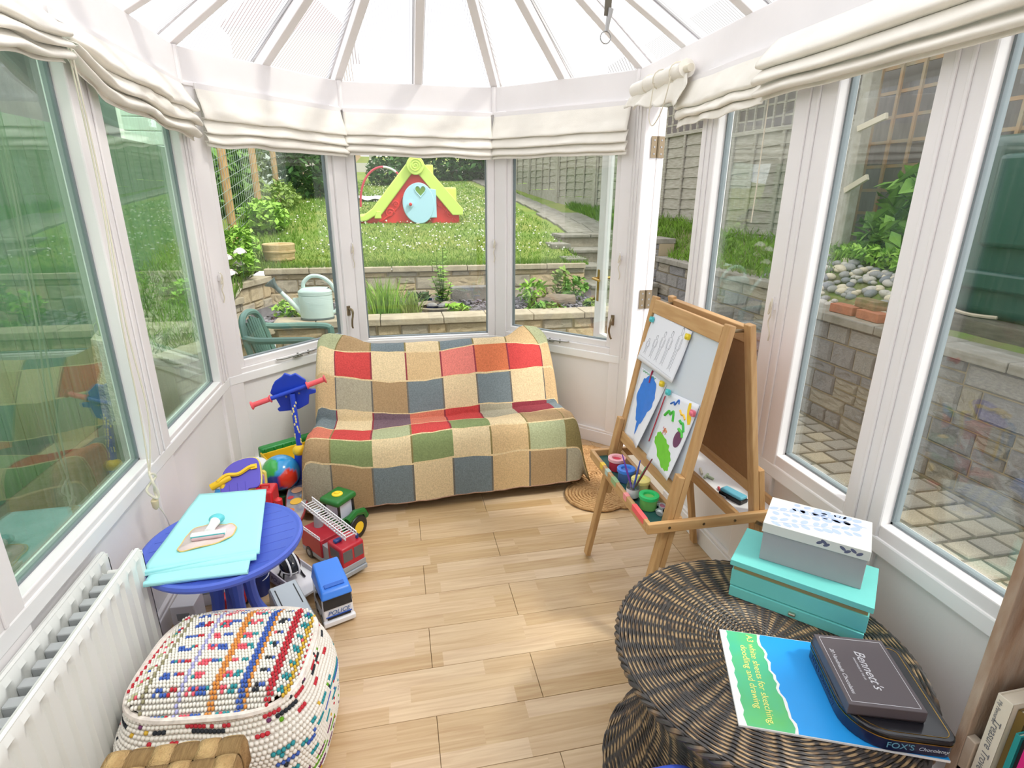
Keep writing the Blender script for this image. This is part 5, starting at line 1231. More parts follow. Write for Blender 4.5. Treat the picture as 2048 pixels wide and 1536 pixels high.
for j in range(ny):
    for i in range(nx):
        u, v = (i+.5)/nx, (j+.5)/ny; x, y = (u-.5)*2*HX*TXs*.97, (v-.5)*2*HY*TXs*.97
        if (abs(x)/(HX*TXs*.97))**4+(abs(y)/(HY*TXs*.97))**4 > 1: continue
        if j % 2: x += HX/nx*.9
        addk(mb, Vector((x, y, topz(x,y)+rnd.uniform(-.001,.001))), Vector((1,0,0)), Vector((0,1,0)), Vector((0,0,1)), HX*TXs/nx*.98, HY*TXs/ny*1.05, .0062, topcol(u, 1-v))
o = mb.build('woven_top', mk('cotton_rag', (235,230,222), .95, attr='col', var=.05, scale=120, spec=.1), PF, ang=180); o['kind'] = 'stuff'
mb = MB(); mb.vc = []; nr, na = 25, 150
def sidep(a, v):
    cx, cy = se(a); bl = 1+.02*math.sin(PI*v)-.05*(1-smoothstep(0,.12,v))-(1-TXs)*smoothstep(.55,1.0,v)**1.3+.02*noise.noise((math.cos(a)*1.5, math.sin(a)*1.5, v*4)); zz = .008+(HT-.055)*v
    return Vector((cx*HX*bl, cy*HY*bl, zz+.012*noise.noise((math.cos(a)*2, math.sin(a)*2, v*3+7))*smoothstep(.1,.4,v)))
dash = {3:'v',5:'g',7:'v',10:'t',13:'b',14:'t',16:'t',20:'r',22:'k',23:'r'}
for j in range(nr):
    for i in range(na):
        a = 2*PI*(i+.5*(j % 2))/na; v = (j+.5)/nr; p = sidep(a, v); q = sidep(a+.01, v); ex = (q-p).normalized(); ez = (sidep(a, min(1, v+.01))-p).normalized(); ey = ez.cross(ex)
        c = 'w'
        if j in dash and noise.noise((i*.21, j*3.1, 4)) > .12: c = dash[j]
        elif rnd.random() < .035: c = rnd.choice('rtbvykg')
        addk(mb, p, ex, ey, ez, .0068, .0062, .0068, c)
o = mb.build('woven_sides', mk('cotton_rag', (235,230,222), .95), PF, ang=180); o['kind'] = 'stuff'
mb = MB(); mb.tube([Vector((se(2*PI*i/90)[0]*HX*TXs*.985, se(2*PI*i/90)[1]*HY*TXs*.985, HT-.048)) for i in range(90)], .0095, 7, closed=True); mb.build('edge_seam', mk('rag_seam', (226,216,208), .95, var=.2, scale=60), PF)
mb = MB(); mb.grid(60, 10, lambda u, v: sidep(2*PI*u, v)*1.0-Vector((0,0,0)), wu=True); mb.grid(16,16, lambda u, v: (lambda x, y: (x*.95*TXs, y*.95*TXs, topz(x*TXs,y*TXs)-.002))((se(math.atan2(v-.5,u-.5) if (u,v) != (.5,.5) else 0)[0])*HX*2*max(abs(u-.5),abs(v-.5)), (se(math.atan2(v-.5,u-.5) if (u,v) != (.5,.5) else 0)[1])*HY*2*max(abs(u-.5),abs(v-.5)))); mb.build('inner_cover', mk('rag_ground', (214,208,200), .95), PF)

# ================================================================ SEAGRASS STOOL
ST = thing('seagrass_stool', 'low stool with basket-woven seagrass seat, bottom left', 'stool', (-.545, .915, 0), -.04)
M_sg = mk('seagrass', (206,172,120), .9, col2=(172,136,88), scale=30, stretch=(1,1,8), bump=.8, bscale=160); M_sg2 = mk('seagrass_cross', (186,150,100), .9, col2=(152,118,74), scale=30, stretch=(8,1,1), bump=.8, bscale=160)
wx, wy, nz_ = .28, .28, 6; pt = wx/nz_
for i in range(nz_):
    for dirn in (0, 1):
        P = []
        for k in range(nz_*8+1):
            s = -wx/2+wx*k/(nz_*8); up = math.sin(PI*(s+wx/2)/pt+(i+dirn)*PI)
            P.append((s, .4345+.0028*math.tanh(3*up)))
        c = -wx/2+(i+.5)*pt; mb = MB(); hw = pt*.455; vs = []
        pts = [(-wx/2-.004,.36)]+[(-wx/2-.004,.42)]+P+[(wx/2+.004,.42),(wx/2+.004,.36)]
        for (s, z) in pts:
            for (w_, dz) in ((-hw,0),(-hw*.5,.0025),(0,.003),(hw*.5,.0025),(hw,0)): vs.append((s, c+w_, z+dz) if dirn == 0 else (c+w_, s, z+dz))
        fs = [(q*5+e, q*5+e+1, q*5+6+e, q*5+5+e) for q in range(len(pts)-1) for e in range(4)]
        mb.add(vs, fs); mb.build('woven_strap', M_sg if dirn else M_sg2, ST, solid=.003)
M_sleg = woodmat('stool_wood', (176,132,88), (150,108,70))
MB().b(-.135,.135,-.135,.135,.355,.425).build('seat_frame', M_sleg, ST, smooth=False, bevel=.006)
for sx in (-1,1):
    for sy in (-1,1): MB().cyl((sx*.125,sy*.125,0),(sx*.115,sy*.115,.36),.016,.019,12).build('leg', M_sleg, ST)
for s in (-1,1): MB().cyl((-.12,s*.12,.14),(.12,s*.12,.14),.010,n=10).build('stretcher', M_sleg, ST); MB().cyl((s*.12,-.12,.18),(s*.12,.12,.18),.010,n=10).build('stretcher', M_sleg, ST)

# ================================================================ CHILD'S BLUE TABLE
KT = thing('child_table', 'round blue plastic child table beside the radiator', 'table', (-.640, 1.835, 0))
M_ktb = mk('periwinkle_plastic', (80,104,206), .45)
mb = MB(); mb.lathe([(0,.443),(.235,.443),(.252,.436),(.258,.448),(.256,.460),(.248,.464),(.240,.461),(.236,.4585),(0,.4585)], 64); mb.build('table_top', M_ktb, KT)
mb = MB()
for k in range(9):
    y = -.2+.05*k; hw = math.sqrt(.23**2-y*y); mb.b(-hw, hw, y-.0012, y+.0012, .4584, .4592, Matrix.Rotation(.35,4,'Z'))
mb.build('moulded_grooves', mk('periwinkle_groove', (72,92,190), .5), KT, smooth=False)
for k in range(4):
    a = PI/4+k*PI/2-.3; c, s = math.cos(a), math.sin(a); mb = MB(); mb.tube(cspl([(.055*c,.055*s,.443),(.052*c,.052*s,.30),(.065*c,.065*s,.16),(.12*c,.12*s,.05),(.17*c,.17*s,.012)],6), [.024]*8+[.021]*8+[.017]*9, 10); mb.build('leg', M_ktb, KT)
mb = MB(); mb.lathe([(.075,.425),(.08,.445),(0,.445)],24); mb.build('hub', M_ktb, KT)
CZ = .4650
FC = thing('folded_cloth', 'turquoise wipe-clean cloth folded on the blue table', 'cloth', (-.64, 1.835, CZ))
M_tq = mk('turquoise_oilcloth', (168,234,238), .4, var=.03, scale=5)
def layer(nm, Q, z, r, th=.004):
    mb = MB(); nn = 24
    def fn(u, v):
        a = [Q[0][i]*(1-u)+Q[1][i]*u for i in (0,1)]; b = [Q[3][i]*(1-u)+Q[2][i]*u for i in (0,1)]; x, y = b[0]*(1-v)+a[0]*v, b[1]*(1-v)+a[1]*v
        zz = z+.002*noise.noise((x*14, y*14, z*90))
        if v < .08: zz -= r*(1-math.sqrt(max(0, 1-((.08-v)/.08)**2)))
        return (x+.64, y-1.835, zz-CZ)
    mb.grid(nn, nn, fn); return mb.build(nm, M_tq, FC, solid=th)
layer('lower_fold', [(-.785,2.02),(-.55,2.02),(-.513,1.615),(-.812,1.612)], .4725, .008, .006); layer('middle_fold', [(-.80,2.10),(-.545,2.06),(-.500,1.675),(-.832,1.655)], .4815, .010, .006); layer('top_fold', [(-.802,2.13),(-.553,2.12),(-.494,1.705),(-.826,1.665)], .4905, .010, .006)
mb = MB(); mb.tube([(-.17,-.218,.006),(.0,-.218,.0065),(.126,-.218,.006)], .0075, 10); mb.build('rolled_fold', M_tq, FC); mb = MB(); mb.tube([(-.186,-.172,.0165),(-.02,-.148,.017),(.145,-.132,.0165)], .0065, 10); mb.build('rolled_fold', M_tq, FC)
WCz = .4945
CL = thing('cleaning_cloth', 'pale pink cloth with yellow hem on the turquoise cloth', 'cloth', (-.675, 1.82, WCz))
P = cspl([(-.07,.03,0),(-.04,.06,0),(.02,.055,0),(.06,.05,0),(.078,.02,0),(.07,-.03,0),(.03,-.06,0),(-.05,-.085,0),(-.078,-.075,0),(-.075,-.02,0)], 5, True)
mb = MB(); mb.add([(p.x,p.y,.003+.002*math.sin(i)) for i, p in enumerate(P)]+[(0,0,.004)], [(i,(i+1) % len(P),len(P)) for i in range(len(P))]); mb.build('fabric', mk('pale_pink_cotton', (236,220,224), .9, col2=(226,206,200), scale=8), CL, solid=.002)
mb = MB(); mb.tube([(p.x,p.y,.003+.002*math.sin(i)) for i, p in enumerate(P)], .0022, 5, closed=True); mb.build('stitched_hem', mk('yellow_thread', (226,196,120), .9), CL)
SQ = thing('window_squeegee', 'small white squeegee with turquoise knob on the pink cloth', 'squeegee', (-.675, 1.82, WCz+.006), .08)
MB().b(-.055,.055,-.030,-.008,.004,.018).build('blade_holder', M_sill, SQ, bevel=.005, seg=3); MB().b(-.052,.052,-.0315,-.0295,.006,.013).build('trim', mk('teal_trim', (90,196,200), .4), SQ, smooth=False); MB().b(-.05,.05,-.040,-.030,.001,.010).build('sponge', mk('grey_pink_sponge', (206,176,180), .95), SQ, bevel=.003)
mb = MB(); mb.tube([(0,-.012,.012),(.005,.015,.016),(.01,.045,.018)], [.016,.013,.017], 12); mb.build('handle', M_sill, SQ); mb = MB(); mb.sph((.012,.062,.018),(.026,.022,.017),16,10); mb.build('knob', mk('turquoise_knob', (100,204,214), .4), SQ)

# ================================================================ TOYS
def pl(nm, c, r=.35): return mk('plastic_'+nm, c, r)
P_blue = pl('royal_blue', (36,70,196)); P_red = pl('red', (206,40,48)); P_yel = pl('yellow', (246,206,44)); P_grn = pl('green', (30,140,60)); P_dgrn = pl('tractor_green', (34,110,44)); P_wht = pl('white', (236,236,240)); P_cor = pl('coral', (236,96,104)); P_pur = pl('violet', (98,88,200)); P_sky = pl('sky_blue', (60,150,220)); P_gry = pl('grey', (160,166,172)); P_fire = pl('fire_red', (186,36,52)); P_polb = pl('police_blue', (64,132,232)); P_glz = pl('dark_glazing', (36,38,44), .12); P_lim = pl('lime', (170,210,60)); P_pink = pl('magenta', (230,60,150)); P_lil = pl('lilac', (190,150,210))
def wheel(mb_parent, name, x, y, z, r, w_, axis='y', hub=None):
    d = Vector((0,w_/2,0)) if axis == 'y' else Vector((w_/2,0,0)); c = Vector((x,y,z)); mb = MB(); mb.cyl(c-d, c+d, r, n=18); o = mb.build(name, M_black, mb_parent, bevel=r*.12)
    if hub: mb = MB(); mb.cyl(c-d*1.06, c+d*1.06, r*.5, n=14); mb.build('hub', hub, o)
    return o
# ---- scooter
SC = thing('toy_scooter', 'blue and red child scooter with shield plate beside the sofa', 'scooter', (-.562, 2.86, 0))
top = Vector((0,.035,.625)); mid_ = Vector((.010,.0,.345)); bot = Vector((.003,-.02,.07))
mb = MB(); mb.tube([mid_, mid_.lerp(top,.5), top], .0145, 14); stm = mb.build('steering_stem', P_blue, SC)
rnd = random.Random(2); mb = MB()
for k in range(16):
    t = .08+.8*k/16; a = rnd.uniform(-2.6,-.5); c = mid_.lerp(top,t)+Vector((math.cos(a)*.0148, math.sin(a)*.0148, 0)); mb.sph(c, (.005,.0015,.008), 7, 5)
o = mb.build('printed_flecks', mk('cream_print', (238,226,150), .5), stm); o['kind'] = 'stuff'
mb = MB(); mb.sph(mid_+Vector((.0,-.006,-.025)), (.036,.034,.032), 18, 12); mb.build('folding_joint', P_yel, SC)
mb = MB(); mb.tube([mid_+Vector((0,-.005,-.045)), bot+Vector((0,0,.10)), bot], [.029,.031,.026], 16); mb.build('fork', P_blue, SC)
h0, h1 = Vector((-.195,.0,.585)), Vector((.170,.06,.688)); hx = (h1-h0).normalized()
mb = MB(); mb.tube([h0+hx*.09, h1-hx*.09], .0115, 14); mb.build('handlebar', P_blue, SC)
for a, s in ((h0,1),(h1,-1)):
    mb = MB(); mb.tube([a, a+hx*s*.004, a+hx*s*.008, a+hx*s*.012, a+hx*s*.09, a+hx*s*.094, a+hx*s*.10], [.022,.023,.019,.0135,.0135,.020,.020], 14); mb.build('grip', P_cor, SC)
shp = [(-.06,.085),(-.02,.10),(.0,.115),(.025,.095),(.05,.10),(.085,.05),(.075,.0),(.115,-.015),(.11,-.035),(.075,-.035),(.055,-.085),(.0,-.10),(-.045,-.095),(-.10,-.085),(-.105,-.068),(-.085,-.06),(-.09,-.01),(-.105,.03),(-.08,.065)]
M = Matrix.Translation((top.x,top.y+.022,top.z-.0)) @ Matrix.Rotation(-.22,4,'Y') @ Matrix.Rotation(PI/2+.12,4,'X')
mb = MB(); mb.prism(shp, -.008, .008, M); mb.build('shield_plate', P_blue, SC, bevel=.004)
mb = MB()
for px_, pz_ in ((-.03,.005),(.035,.02),(.01,-.02)): mb.cyl((top.x+px_,top.y+.004,top.z+pz_-.02),(top.x+px_,top.y-.002,top.z+pz_-.02),.005,n=8)
mb.build('screws', M_steel, SC)
dk = [(-.055,0),(-.06,-.12),(-.045,-.25),(-.025,-.33),(.03,-.33),(.05,-.25),(.062,-.12),(.055,0),(.03,.05),(-.03,.05)]
MD = Matrix.Translation((0,0,.105)) @ Matrix.Rotation(.27,4,'X')
mb = MB(); mb.prism([(x*.95,y-.03) for x, y in dk], .055, .075, MD); deck = mb.build('deck', pl('deck_red', (150,60,60)), SC, bevel=.006)
mb = MB(); mb.prism([(x*.85,y*.95-.03) for x, y in dk], .0752, .0762, MD); mb.build('deck_sticker', mk('deck_sticker', (92,112,150), .4, col2=(200,190,170), scale=16), deck, smooth=False)
for x, y, r, c, n_ in ((-.005,-.11,.028,(232,186,150),14),(-.005,-.055,.032,(50,66,110),6),(.0,-.19,.03,(236,190,70),12),(-.02,-.25,.02,(220,130,70),9),(.028,-.15,.016,(150,180,220),9),(-.03,-.16,.016,(206,70,80),9)):
    mb = MB(); oval(mb, x, y, .0766+.0002*n_, r, r*.75, .3, n_); mb.v = [MD @ v for v in mb.v]; mb.build('sticker_patch', mk('sticker_%d_%d' % (c[0],c[1]), c, .4), deck, smooth=False)
for sx in (-.065,.065): wheel(SC, 'front_wheel', sx, .03, .045, .045, .022, 'x', P_yel)
wheel(SC, 'rear_wheel', 0, -.36, .04, .04, .025, 'x', P_yel)
# ---- ball
BL = thing('play_ball', 'shiny play ball in blue, green and red patches', 'ball', (-.650, 2.805, .22))
mb = MB(); mb.sph((0,0,0), .098, 36, 24); vc = []
for v in mb.v:
    n = v.normalized(); q = (n.x*.55-.75*n.y+n.z*.3); 
    s1 = (n-Vector((-.55,-.55,.62)).normalized()).length; s2 = (n-Vector((-.15,-.95,-.12)).normalized()).length; s3 = (n-Vector((.55,-.75,.0)).normalized()).length
    c = (44,150,214)
    if s1 < .62 or n.x < -.72: c = (60,170,80)
    if s2 < .50: c = (44,70,160)
    if s3 < .55: c = (220,60,40)
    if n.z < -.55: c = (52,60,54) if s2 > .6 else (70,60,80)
    vc.append(lin(c))
mb.vc = vc; mb.build('skin', mk('glossy_ball', (44,150,214), .15, attr='col', coat=.5), BL); 
# things holding the ball up: a green toy crate
CR = thing('toy_crate', 'dark green toy crate under the play ball', 'crate', (-.685, 2.81, 0), .2)
MB().b(-.08,.08,-.08,.08,0,.012).build('base', pl('crate_green', (36,90,52)), CR, bevel=.003)
for b in ((-.08,.08,-.08,-.07,.012,.118),(-.08,.08,.07,.08,.012,.118),(-.08,-.07,-.07,.07,.012,.118),(.07,.08,-.07,.07,.012,.118)): MB().b(*b).build('side', pl('crate_green', (36,90,52)), CR, smooth=False, bevel=.003)
MB().b(-.068,.068,-.068,.068,.10,.119).build('contents', pl('crate_fill', (40,60,44)), CR, smooth=False)
# ---- dump truck green/yellow
DT = thing('dump_truck', 'big green and yellow toy tipper truck against the bay wall', 'toy truck', (-.655, 3.17, 0), .55)
M = Matrix.Translation((-.02,.075,.11)); MB().hexa([(-.16,.03,.10),(.16,.03,.10),(.16,.10,.10),(-.16,.10,.10),(-.16,.04,.225),(.16,.04,.225),(.16,.095,.225),(-.16,.095,.225)]).build('green_hopper', P_grn, DT, bevel=.012, seg=3)
mb = MB()
for k in range(6): mb.b(-.14+.052*k,-.13+.052*k,.028,.042,.11,.22)
mb.build('hopper_ribs', P_grn, DT, bevel=.003)
tip = MB(); tip.hexa([(-.13,-.10,.09),(.13,-.10,.09),(.13,.02,.09),(-.13,.02,.09),(-.15,-.13,.10),(.15,-.13,.10),(.15,.03,.10),(-.15,.03,.10)]); tip.hexa([(-.15,.02,.10),(.15,.02,.10),(.15,.03,.10),(-.15,.03,.10),(-.16,.025,.20),(.16,.025,.20),(.16,.035,.20),(-.16,.035,.20)])
tip.hexa([(-.15,-.13,.10),(.15,-.13,.10),(.15,-.12,.10),(-.15,-.12,.10),(-.16,-.15,.175),(.16,-.15,.175),(.16,-.14,.175),(-.16,-.14,.175)])
for s in (-1,1): tip.hexa([(s*.15-.005,-.13,.10),(s*.15+.005,-.13,.10),(s*.15+.005,.03,.10),(s*.15-.005,.03,.10),(s*.165-.005,-.15,.19),(s*.165+.005,-.15,.19),(s*.165+.005,.035,.21),(s*.165-.005,.035,.21)])
tip.build('yellow_skip', P_yel, DT, smooth=False, bevel=.004)
MB().b(-.16,.17,-.06,.06,.045,.09).build('chassis', P_lim, DT, bevel=.006)
for x in (-.10,.10):
    for y in (-.07,.07): wheel(DT, 'wheel', x, y, .04, .04, .03, 'y', P_yel)
# ---- tractor
TC = thing('toy_tractor', 'green toy tractor with yellow roof button in front of the sofa', 'toy tractor', (-.365, 2.455, 0), math.radians(-128))
MB().b(-.02,.125,-.038,.038,.045,.115).build('bonnet', P_dgrn, TC, bevel=.012, seg=3); MB().b(-.10,.0,-.05,.05,.05,.125).build('rear_body', P_dgrn, TC, bevel=.008)
mb = MB()
for sx in (-.095,.0):
    for sy in (-.045,.045): mb.bx((sx,sy,.165),(.010,.008,.085),(0,.0,0))
mb.build('cab_pillars', M_black, TC, smooth=False); MB().b(-.09,-.005,-.041,.041,.125,.205).build('cab_windows', pl('pale_glazing', (206,210,226), .1), TC, smooth=False)
rf = MB().b(-.115,.02,-.06,.06,.205,.238).build('roof', P_dgrn, TC, bevel=.014, seg=3); mb = MB(); mb.lathe([(.026,.236),(.026,.242),(.014,.246),(.012,.250),(0,.250)],20,(-.045,0,0)); mb.build('roof_button', P_yel, rf)
for s in (-1,1):
    wheel(TC, 'rear_wheel', -.075, s*.072, .062, .062, .038, 'y', P_yel); wheel(TC, 'front_wheel', .085, s*.058, .038, .038, .026, 'y', P_yel)
    mb = MB(); mb.tube([(-.145,s*.072,.085),(-.13,s*.072,.12),(-.075,s*.072,.138),(-.02,s*.072,.12)], .018, 8); mb.build('mudguard', P_dgrn, TC)
MB().b(.118,.130,-.03,.03,.055,.10).build('grille', P_yel, TC, bevel=.003)
# ---- fire engine
FE = thing('fire_engine', 'red toy fire engine with long white ladder', 'toy fire engine', (-.355, 2.295, 0), math.atan2(-.79,.61))
MB().b(-.17,.17,-.058,.058,.022,.045).build('chassis', P_gry, FE, bevel=.003)
MB().b(.055,.168,-.058,.058,.045,.165).build('cab', P_fire, FE, bevel=.010, seg=3); MB().b(-.17,.0,-.058,.058,.045,.135).build('rear_body', P_fire, FE, bevel=.004); MB().b(0,.055,-.05,.05,.045,.115).build('pump_bay', P_gry, FE, smooth=False)
for y0, y1 in ((-.05,-.004),(.004,.05)): MB().b(.166,.1695,y0,y1,.095,.148).build('windscreen', pl('smoked_glass', (96,96,98), .15), FE, smooth=False, bevel=.002)
MB().b(.165,.172,-.057,.057,.047,.072).build('front_grille', P_gry, FE, smooth=False, bevel=.002); MB().b(.160,.178,-.060,.060,.022,.045).build('bumper', P_gry, FE, bevel=.004)
for s in (-1,1):
    MB().b(.08,.15,s*.0575-.001,s*.0575+.001,.10,.148).build('side_window', pl('smoked_glass', (96,96,98), .15), FE, smooth=False)
    rl_ = MB(); rl_.b(-.165,-.005,s*.056-.002,s*.056+.002,.148,.152); rl_.b(-.165,-.005,s*.056-.002,s*.056+.002,.136,.139)
    for k in range(8): rl_.b(-.165+.0225*k,-.162+.0225*k,s*.056-.002,s*.056+.002,.136,.152)
    rl_.build('side_rail', P_wht, FE, smooth=False)
    for x in (-.11,.10): wheel(FE, 'wheel', x, s*.05, .03, .03, .022, 'y', P_gry)
bl_ = MB().bx((.10,-.03,.172),(.022,.035,.016)).build('beacon', pl('beacon_blue', (40,70,130)), FE, bevel=.005); MB().bx((.14,.042,.178),(.012,.012,.024)).build('beacon', pl('beacon_blue', (40,70,130)), FE, bevel=.003)
LD = MB(); ML = Matrix.Translation((-.205,.008,.222)) @ Matrix.Rotation(.10,4,'Y')
for s in (-1,1):
    LD.b(0,.355,s*.027-.002,s*.027+.002,0,.005,ML); LD.b(0,.355,s*.027-.002,s*.027+.002,.018,.023,ML)
    for k in range(20): LD.b(.004+.0183*k,.0075+.0183*k,s*.027-.0018,s*.027+.0018,.005,.018,ML)
for k in range(19): LD.b(.01+.0183*k,.0135+.0183*k,-.027,.027,.001,.005,ML)
LD.build('ladder', P_wht, FE, smooth=False); mb = MB(); mb.cyl((-.12,.008,.13),(-.12,.008,.215),.022,.016,14); mb.build('turntable', P_gry, FE)
# ---- police lorry
PLc = thing('police_truck', 'white toy police lorry cab with bright blue roof', 'toy truck', (-.322, 1.948, 0), math.atan2(-.94,.35))
MB().hexa([(-.08,-.06,.02),(.08,-.06,.02),(.08,.06,.02),(-.08,.06,.02),(-.08,-.058,.145),(.066,-.056,.145),(.066,.056,.145),(-.08,.058,.145)]).build('cab', P_wht, PLc, bevel=.008, seg=3)
mb = MB(); mb.hexa([(-.083,-.061,.140),(.076,-.061,.132),(.076,.061,.132),(-.083,.061,.140),(-.078,-.05,.205),(.030,-.054,.172),(.030,.054,.172),(-.078,.05,.205)]); mb.hexa([(.02,-.061,.135),(.082,-.061,.130),(.082,.061,.130),(.02,.061,.135),(.02,-.054,.172),(.066,-.054,.158),(.066,.054,.158),(.02,.054,.172)]); ro = mb.build('roof', P_polb, PLc, bevel=.007, seg=3)
MB().bx((.045,0,.167),(.016,.075,.006),(0,.3,0)).build('roof_slot', pl('slot_blue', (46,104,200)), ro, smooth=False)
sc_ = MB(); sc_.hexa([(.0755,-.055,.083),(.0765,-.055,.083),(.0765,.055,.083),(.0755,.055,.083),(.069,-.054,.132),(.070,-.054,.132),(.070,.054,.132),(.069,.054,.132)]); sc_.build('windscreen', P_glz, PLc, smooth=False)
for s in (-1,1): MB().hexa([(-.03,s*.060-.0006,.085),(.06,s*.060-.0006,.085),(.06,s*.060+.0006,.085),(-.03,s*.060+.0006,.085),(-.03,s*.0587-.0006,.130),(.055,s*.0587-.0006,.130),(.055,s*.0587+.0006,.130),(-.03,s*.0587+.0006,.130)]).build('side_window', P_glz, PLc, smooth=False)
MB().b(.078,.0815,-.045,.045,.040,.047).build('lower_grille', P_glz, PLc, smooth=False); MB().b(.078,.0812,-.05,.05,.050,.053).build('blue_stripe', pl('stripe', (40,90,190)), PLc, smooth=False); MB().b(.070,.090,-.062,.062,.012,.036).build('bumper', P_wht, PLc, bevel=.005)
tx = text('POLICE', 'lettering', pl('police_print', (60,100,160)), PLc, .026, (.0802,0,.066), (PI/2,0,PI/2), 'CENTER', .0005, shear=.25)
for s in (-1,1):
    for x in (-.045,.045): wheel(PLc, 'wheel', x, s*.05, .024, .024, .02, 'y', P_gry)
TP = thing('police_transporter', 'white toy police transporter trailer with raised sides', 'toy trailer', (-.505, 2.155, 0), math.radians(-48))
MB().b(-.16,.15,-.062,.062,.040,.052).build('deck', P_wht, TP, smooth=False, bevel=.002)
for s in (-1,1): 
    sd = MB().hexa([(-.16,s*.062-.003,.02),(.15,s*.062-.003,.02),(.15,s*.062+.003,.02),(-.16,s*.062+.003,.02),(-.15,s*.062-.003,.085),(.10,s*.062-.003,.070),(.10,s*.062+.003,.070),(-.15,s*.062+.003,.085)]).build('side_wall', pl('pale_mauve', (206,200,212)), TP, smooth=False, bevel=.002)
    text('POLICE', 'lettering', pl('dark_print', (110,106,130)), sd, .03, (-.02,s*.0656,.048), (PI/2,0,0 if s < 0 else PI), 'CENTER', .0004, shear=.2)
    for x in (-.11,.08): wheel(TP, 'wheel', x, s*.045, .021, .021, .018, 'y', P_gry)
HE = thing('toy_helicopter', 'black and white toy helicopter on the transporter', 'toy helicopter', (-.515, 2.150, .053), math.radians(-60))
mb = MB(); mb.sph((0,0,.062),(.062,.042,.046),22,14); mb.build('canopy', P_glz, HE)
mb = MB(); mb.tube([(.062*math.cos(a)*1.01, -.018, .062+.046*math.sin(a)*.97) for a in [k*PI/12-1.2 for k in range(20)]], .0042, 6); mb.tube([(.062*math.cos(a)*1.01, .018, .062+.046*math.sin(a)*.97) for a in [k*PI/12-1.2 for k in range(20)]], .0042, 6); mb.tube([(.062*.9*math.cos(a), .042*.92*math.sin(a), .05) for a in [k*PI/12-1.3 for k in range(11)]], .005, 6); mb.build('canopy_frame', P_wht, HE)
mb = MB(); mb.tube([(-.05,0,.07),(-.12,0,.085),(-.18,0,.095)], [.018,.010,.006], 10); mb.build('tail_boom', P_wht, HE); mb = MB(); mb.cyl((0,0,.105),(0,0,.125),.006); mb.build('rotor_mast', M_black, HE)
for s in (-1,1): mb = MB(); mb.tube([(-.04,s*.04,.006),(.05,s*.04,.006)], .004, 6); mb.tube([(.02,s*.04,.006),(.01,s*.03,.04)], .004, 6); mb.tube([(-.03,s*.04,.006),(-.02,s*.03,.04)], .004, 6); mb.build('skid', M_black, HE)
GV = thing('toy_ramp', 'grey plastic toy ramp trailer beside the police lorry', 'toy trailer', (-.475, 1.925, 0), math.atan2(-.90,.43))
MB().hexa([(-.12,-.058,.0),(.12,-.058,.0),(.12,.058,.0),(-.12,.058,.0),(-.12,-.055,.105),(.12,-.055,.085),(.12,.055,.085),(-.12,.055,.105)]).build('body', P_gry, GV, bevel=.008, seg=3)
MB().hexa([(-.112,-.050,.1055),(.112,-.050,.087),(.112,.050,.087),(-.112,.050,.1055),(-.112,-.050,.1085),(.112,-.050,.090),(.112,.050,.090),(-.112,.050,.1085)]).build('ramp_plate', pl('pale_blue_grey', (186,196,204), .3), GV, smooth=False, bevel=.001)
for s in (-.036,.036): MB().hexa([(-.09,s-.002,.1072),(.03,s-.002,.0975),(.03,s+.002,.0975),(-.09,s+.002,.1072),(-.09,s-.002,.1078),(.03,s-.002,.0981),(.03,s+.002,.0981),(-.09,s+.002,.1078)]).build('slot', M_black, GV, smooth=False)
# ---- bits under the blue table
BK = thing('toy_bucket', 'dark blue toy bucket under the blue table', 'bucket', (-.640, 2.135, 0)); mb = MB(); mb.lathe([(0,.002),(.034,.002),(.036,.0),(.046,.105),(.049,.108),(.044,.108),(.034,.006)],24); mb.build('pail', pl('navy', (34,52,120)), BK); mb = MB(); mb.tube([(.046*math.cos(a),-.01-.03*math.sin(a),.10-.02*math.sin(a)) for a in [k*PI/10 for k in range(11)]], .002, 5); mb.build('handle', P_wht, BK)
RC = thing('toy_car', 'red and white toy car behind the blue table legs', 'toy car', (-.745, 2.115, 0), -1.2); MB().b(-.09,.09,-.045,.045,.02,.07).build('body', P_red, RC, bevel=.012, seg=3); MB().hexa([(-.06,-.04,.07),(.04,-.04,.07),(.04,.04,.07),(-.06,.04,.07),(-.04,-.034,.11),(.015,-.034,.11),(.015,.034,.11),(-.04,.034,.11)]).build('cabin', P_wht, RC, bevel=.005); MB().hexa([(-.05,-.0405,.075),(.03,-.0405,.075),(.03,.0405,.075),(-.05,.0405,.075),(-.036,-.036,.105),(.01,-.036,.105),(.01,.036,.105),(-.036,.036,.105)]).build('windows', P_glz, RC, smooth=False)
for s in (-1,1):
    for x in (-.055,.055): wheel(RC, 'wheel', x, s*.04, .026, .026, .02, 'y', P_gry)
for lab, x, y, a, d in (('white card box under the back of the blue table', -.845,2.13,.1,(.10,.08,.11)), ('second white box beside the table legs', -.865,1.985,-.05,(.085,.09,.125))):
    T = thing('white_box', lab, 'box', (x,y,0), a); MB().b(-d[0]/2,d[0]/2,-d[1]/2,d[1]/2,0,d[2]).build('carton', P_wht, T, smooth=False, bevel=.003); MB().b(-d[0]/2+.02,d[0]/2-.02,-d[1]/2-.0008,-d[1]/2,d[2]*.5,d[2]*.75).build('printed_label', P_gry, T, smooth=False)
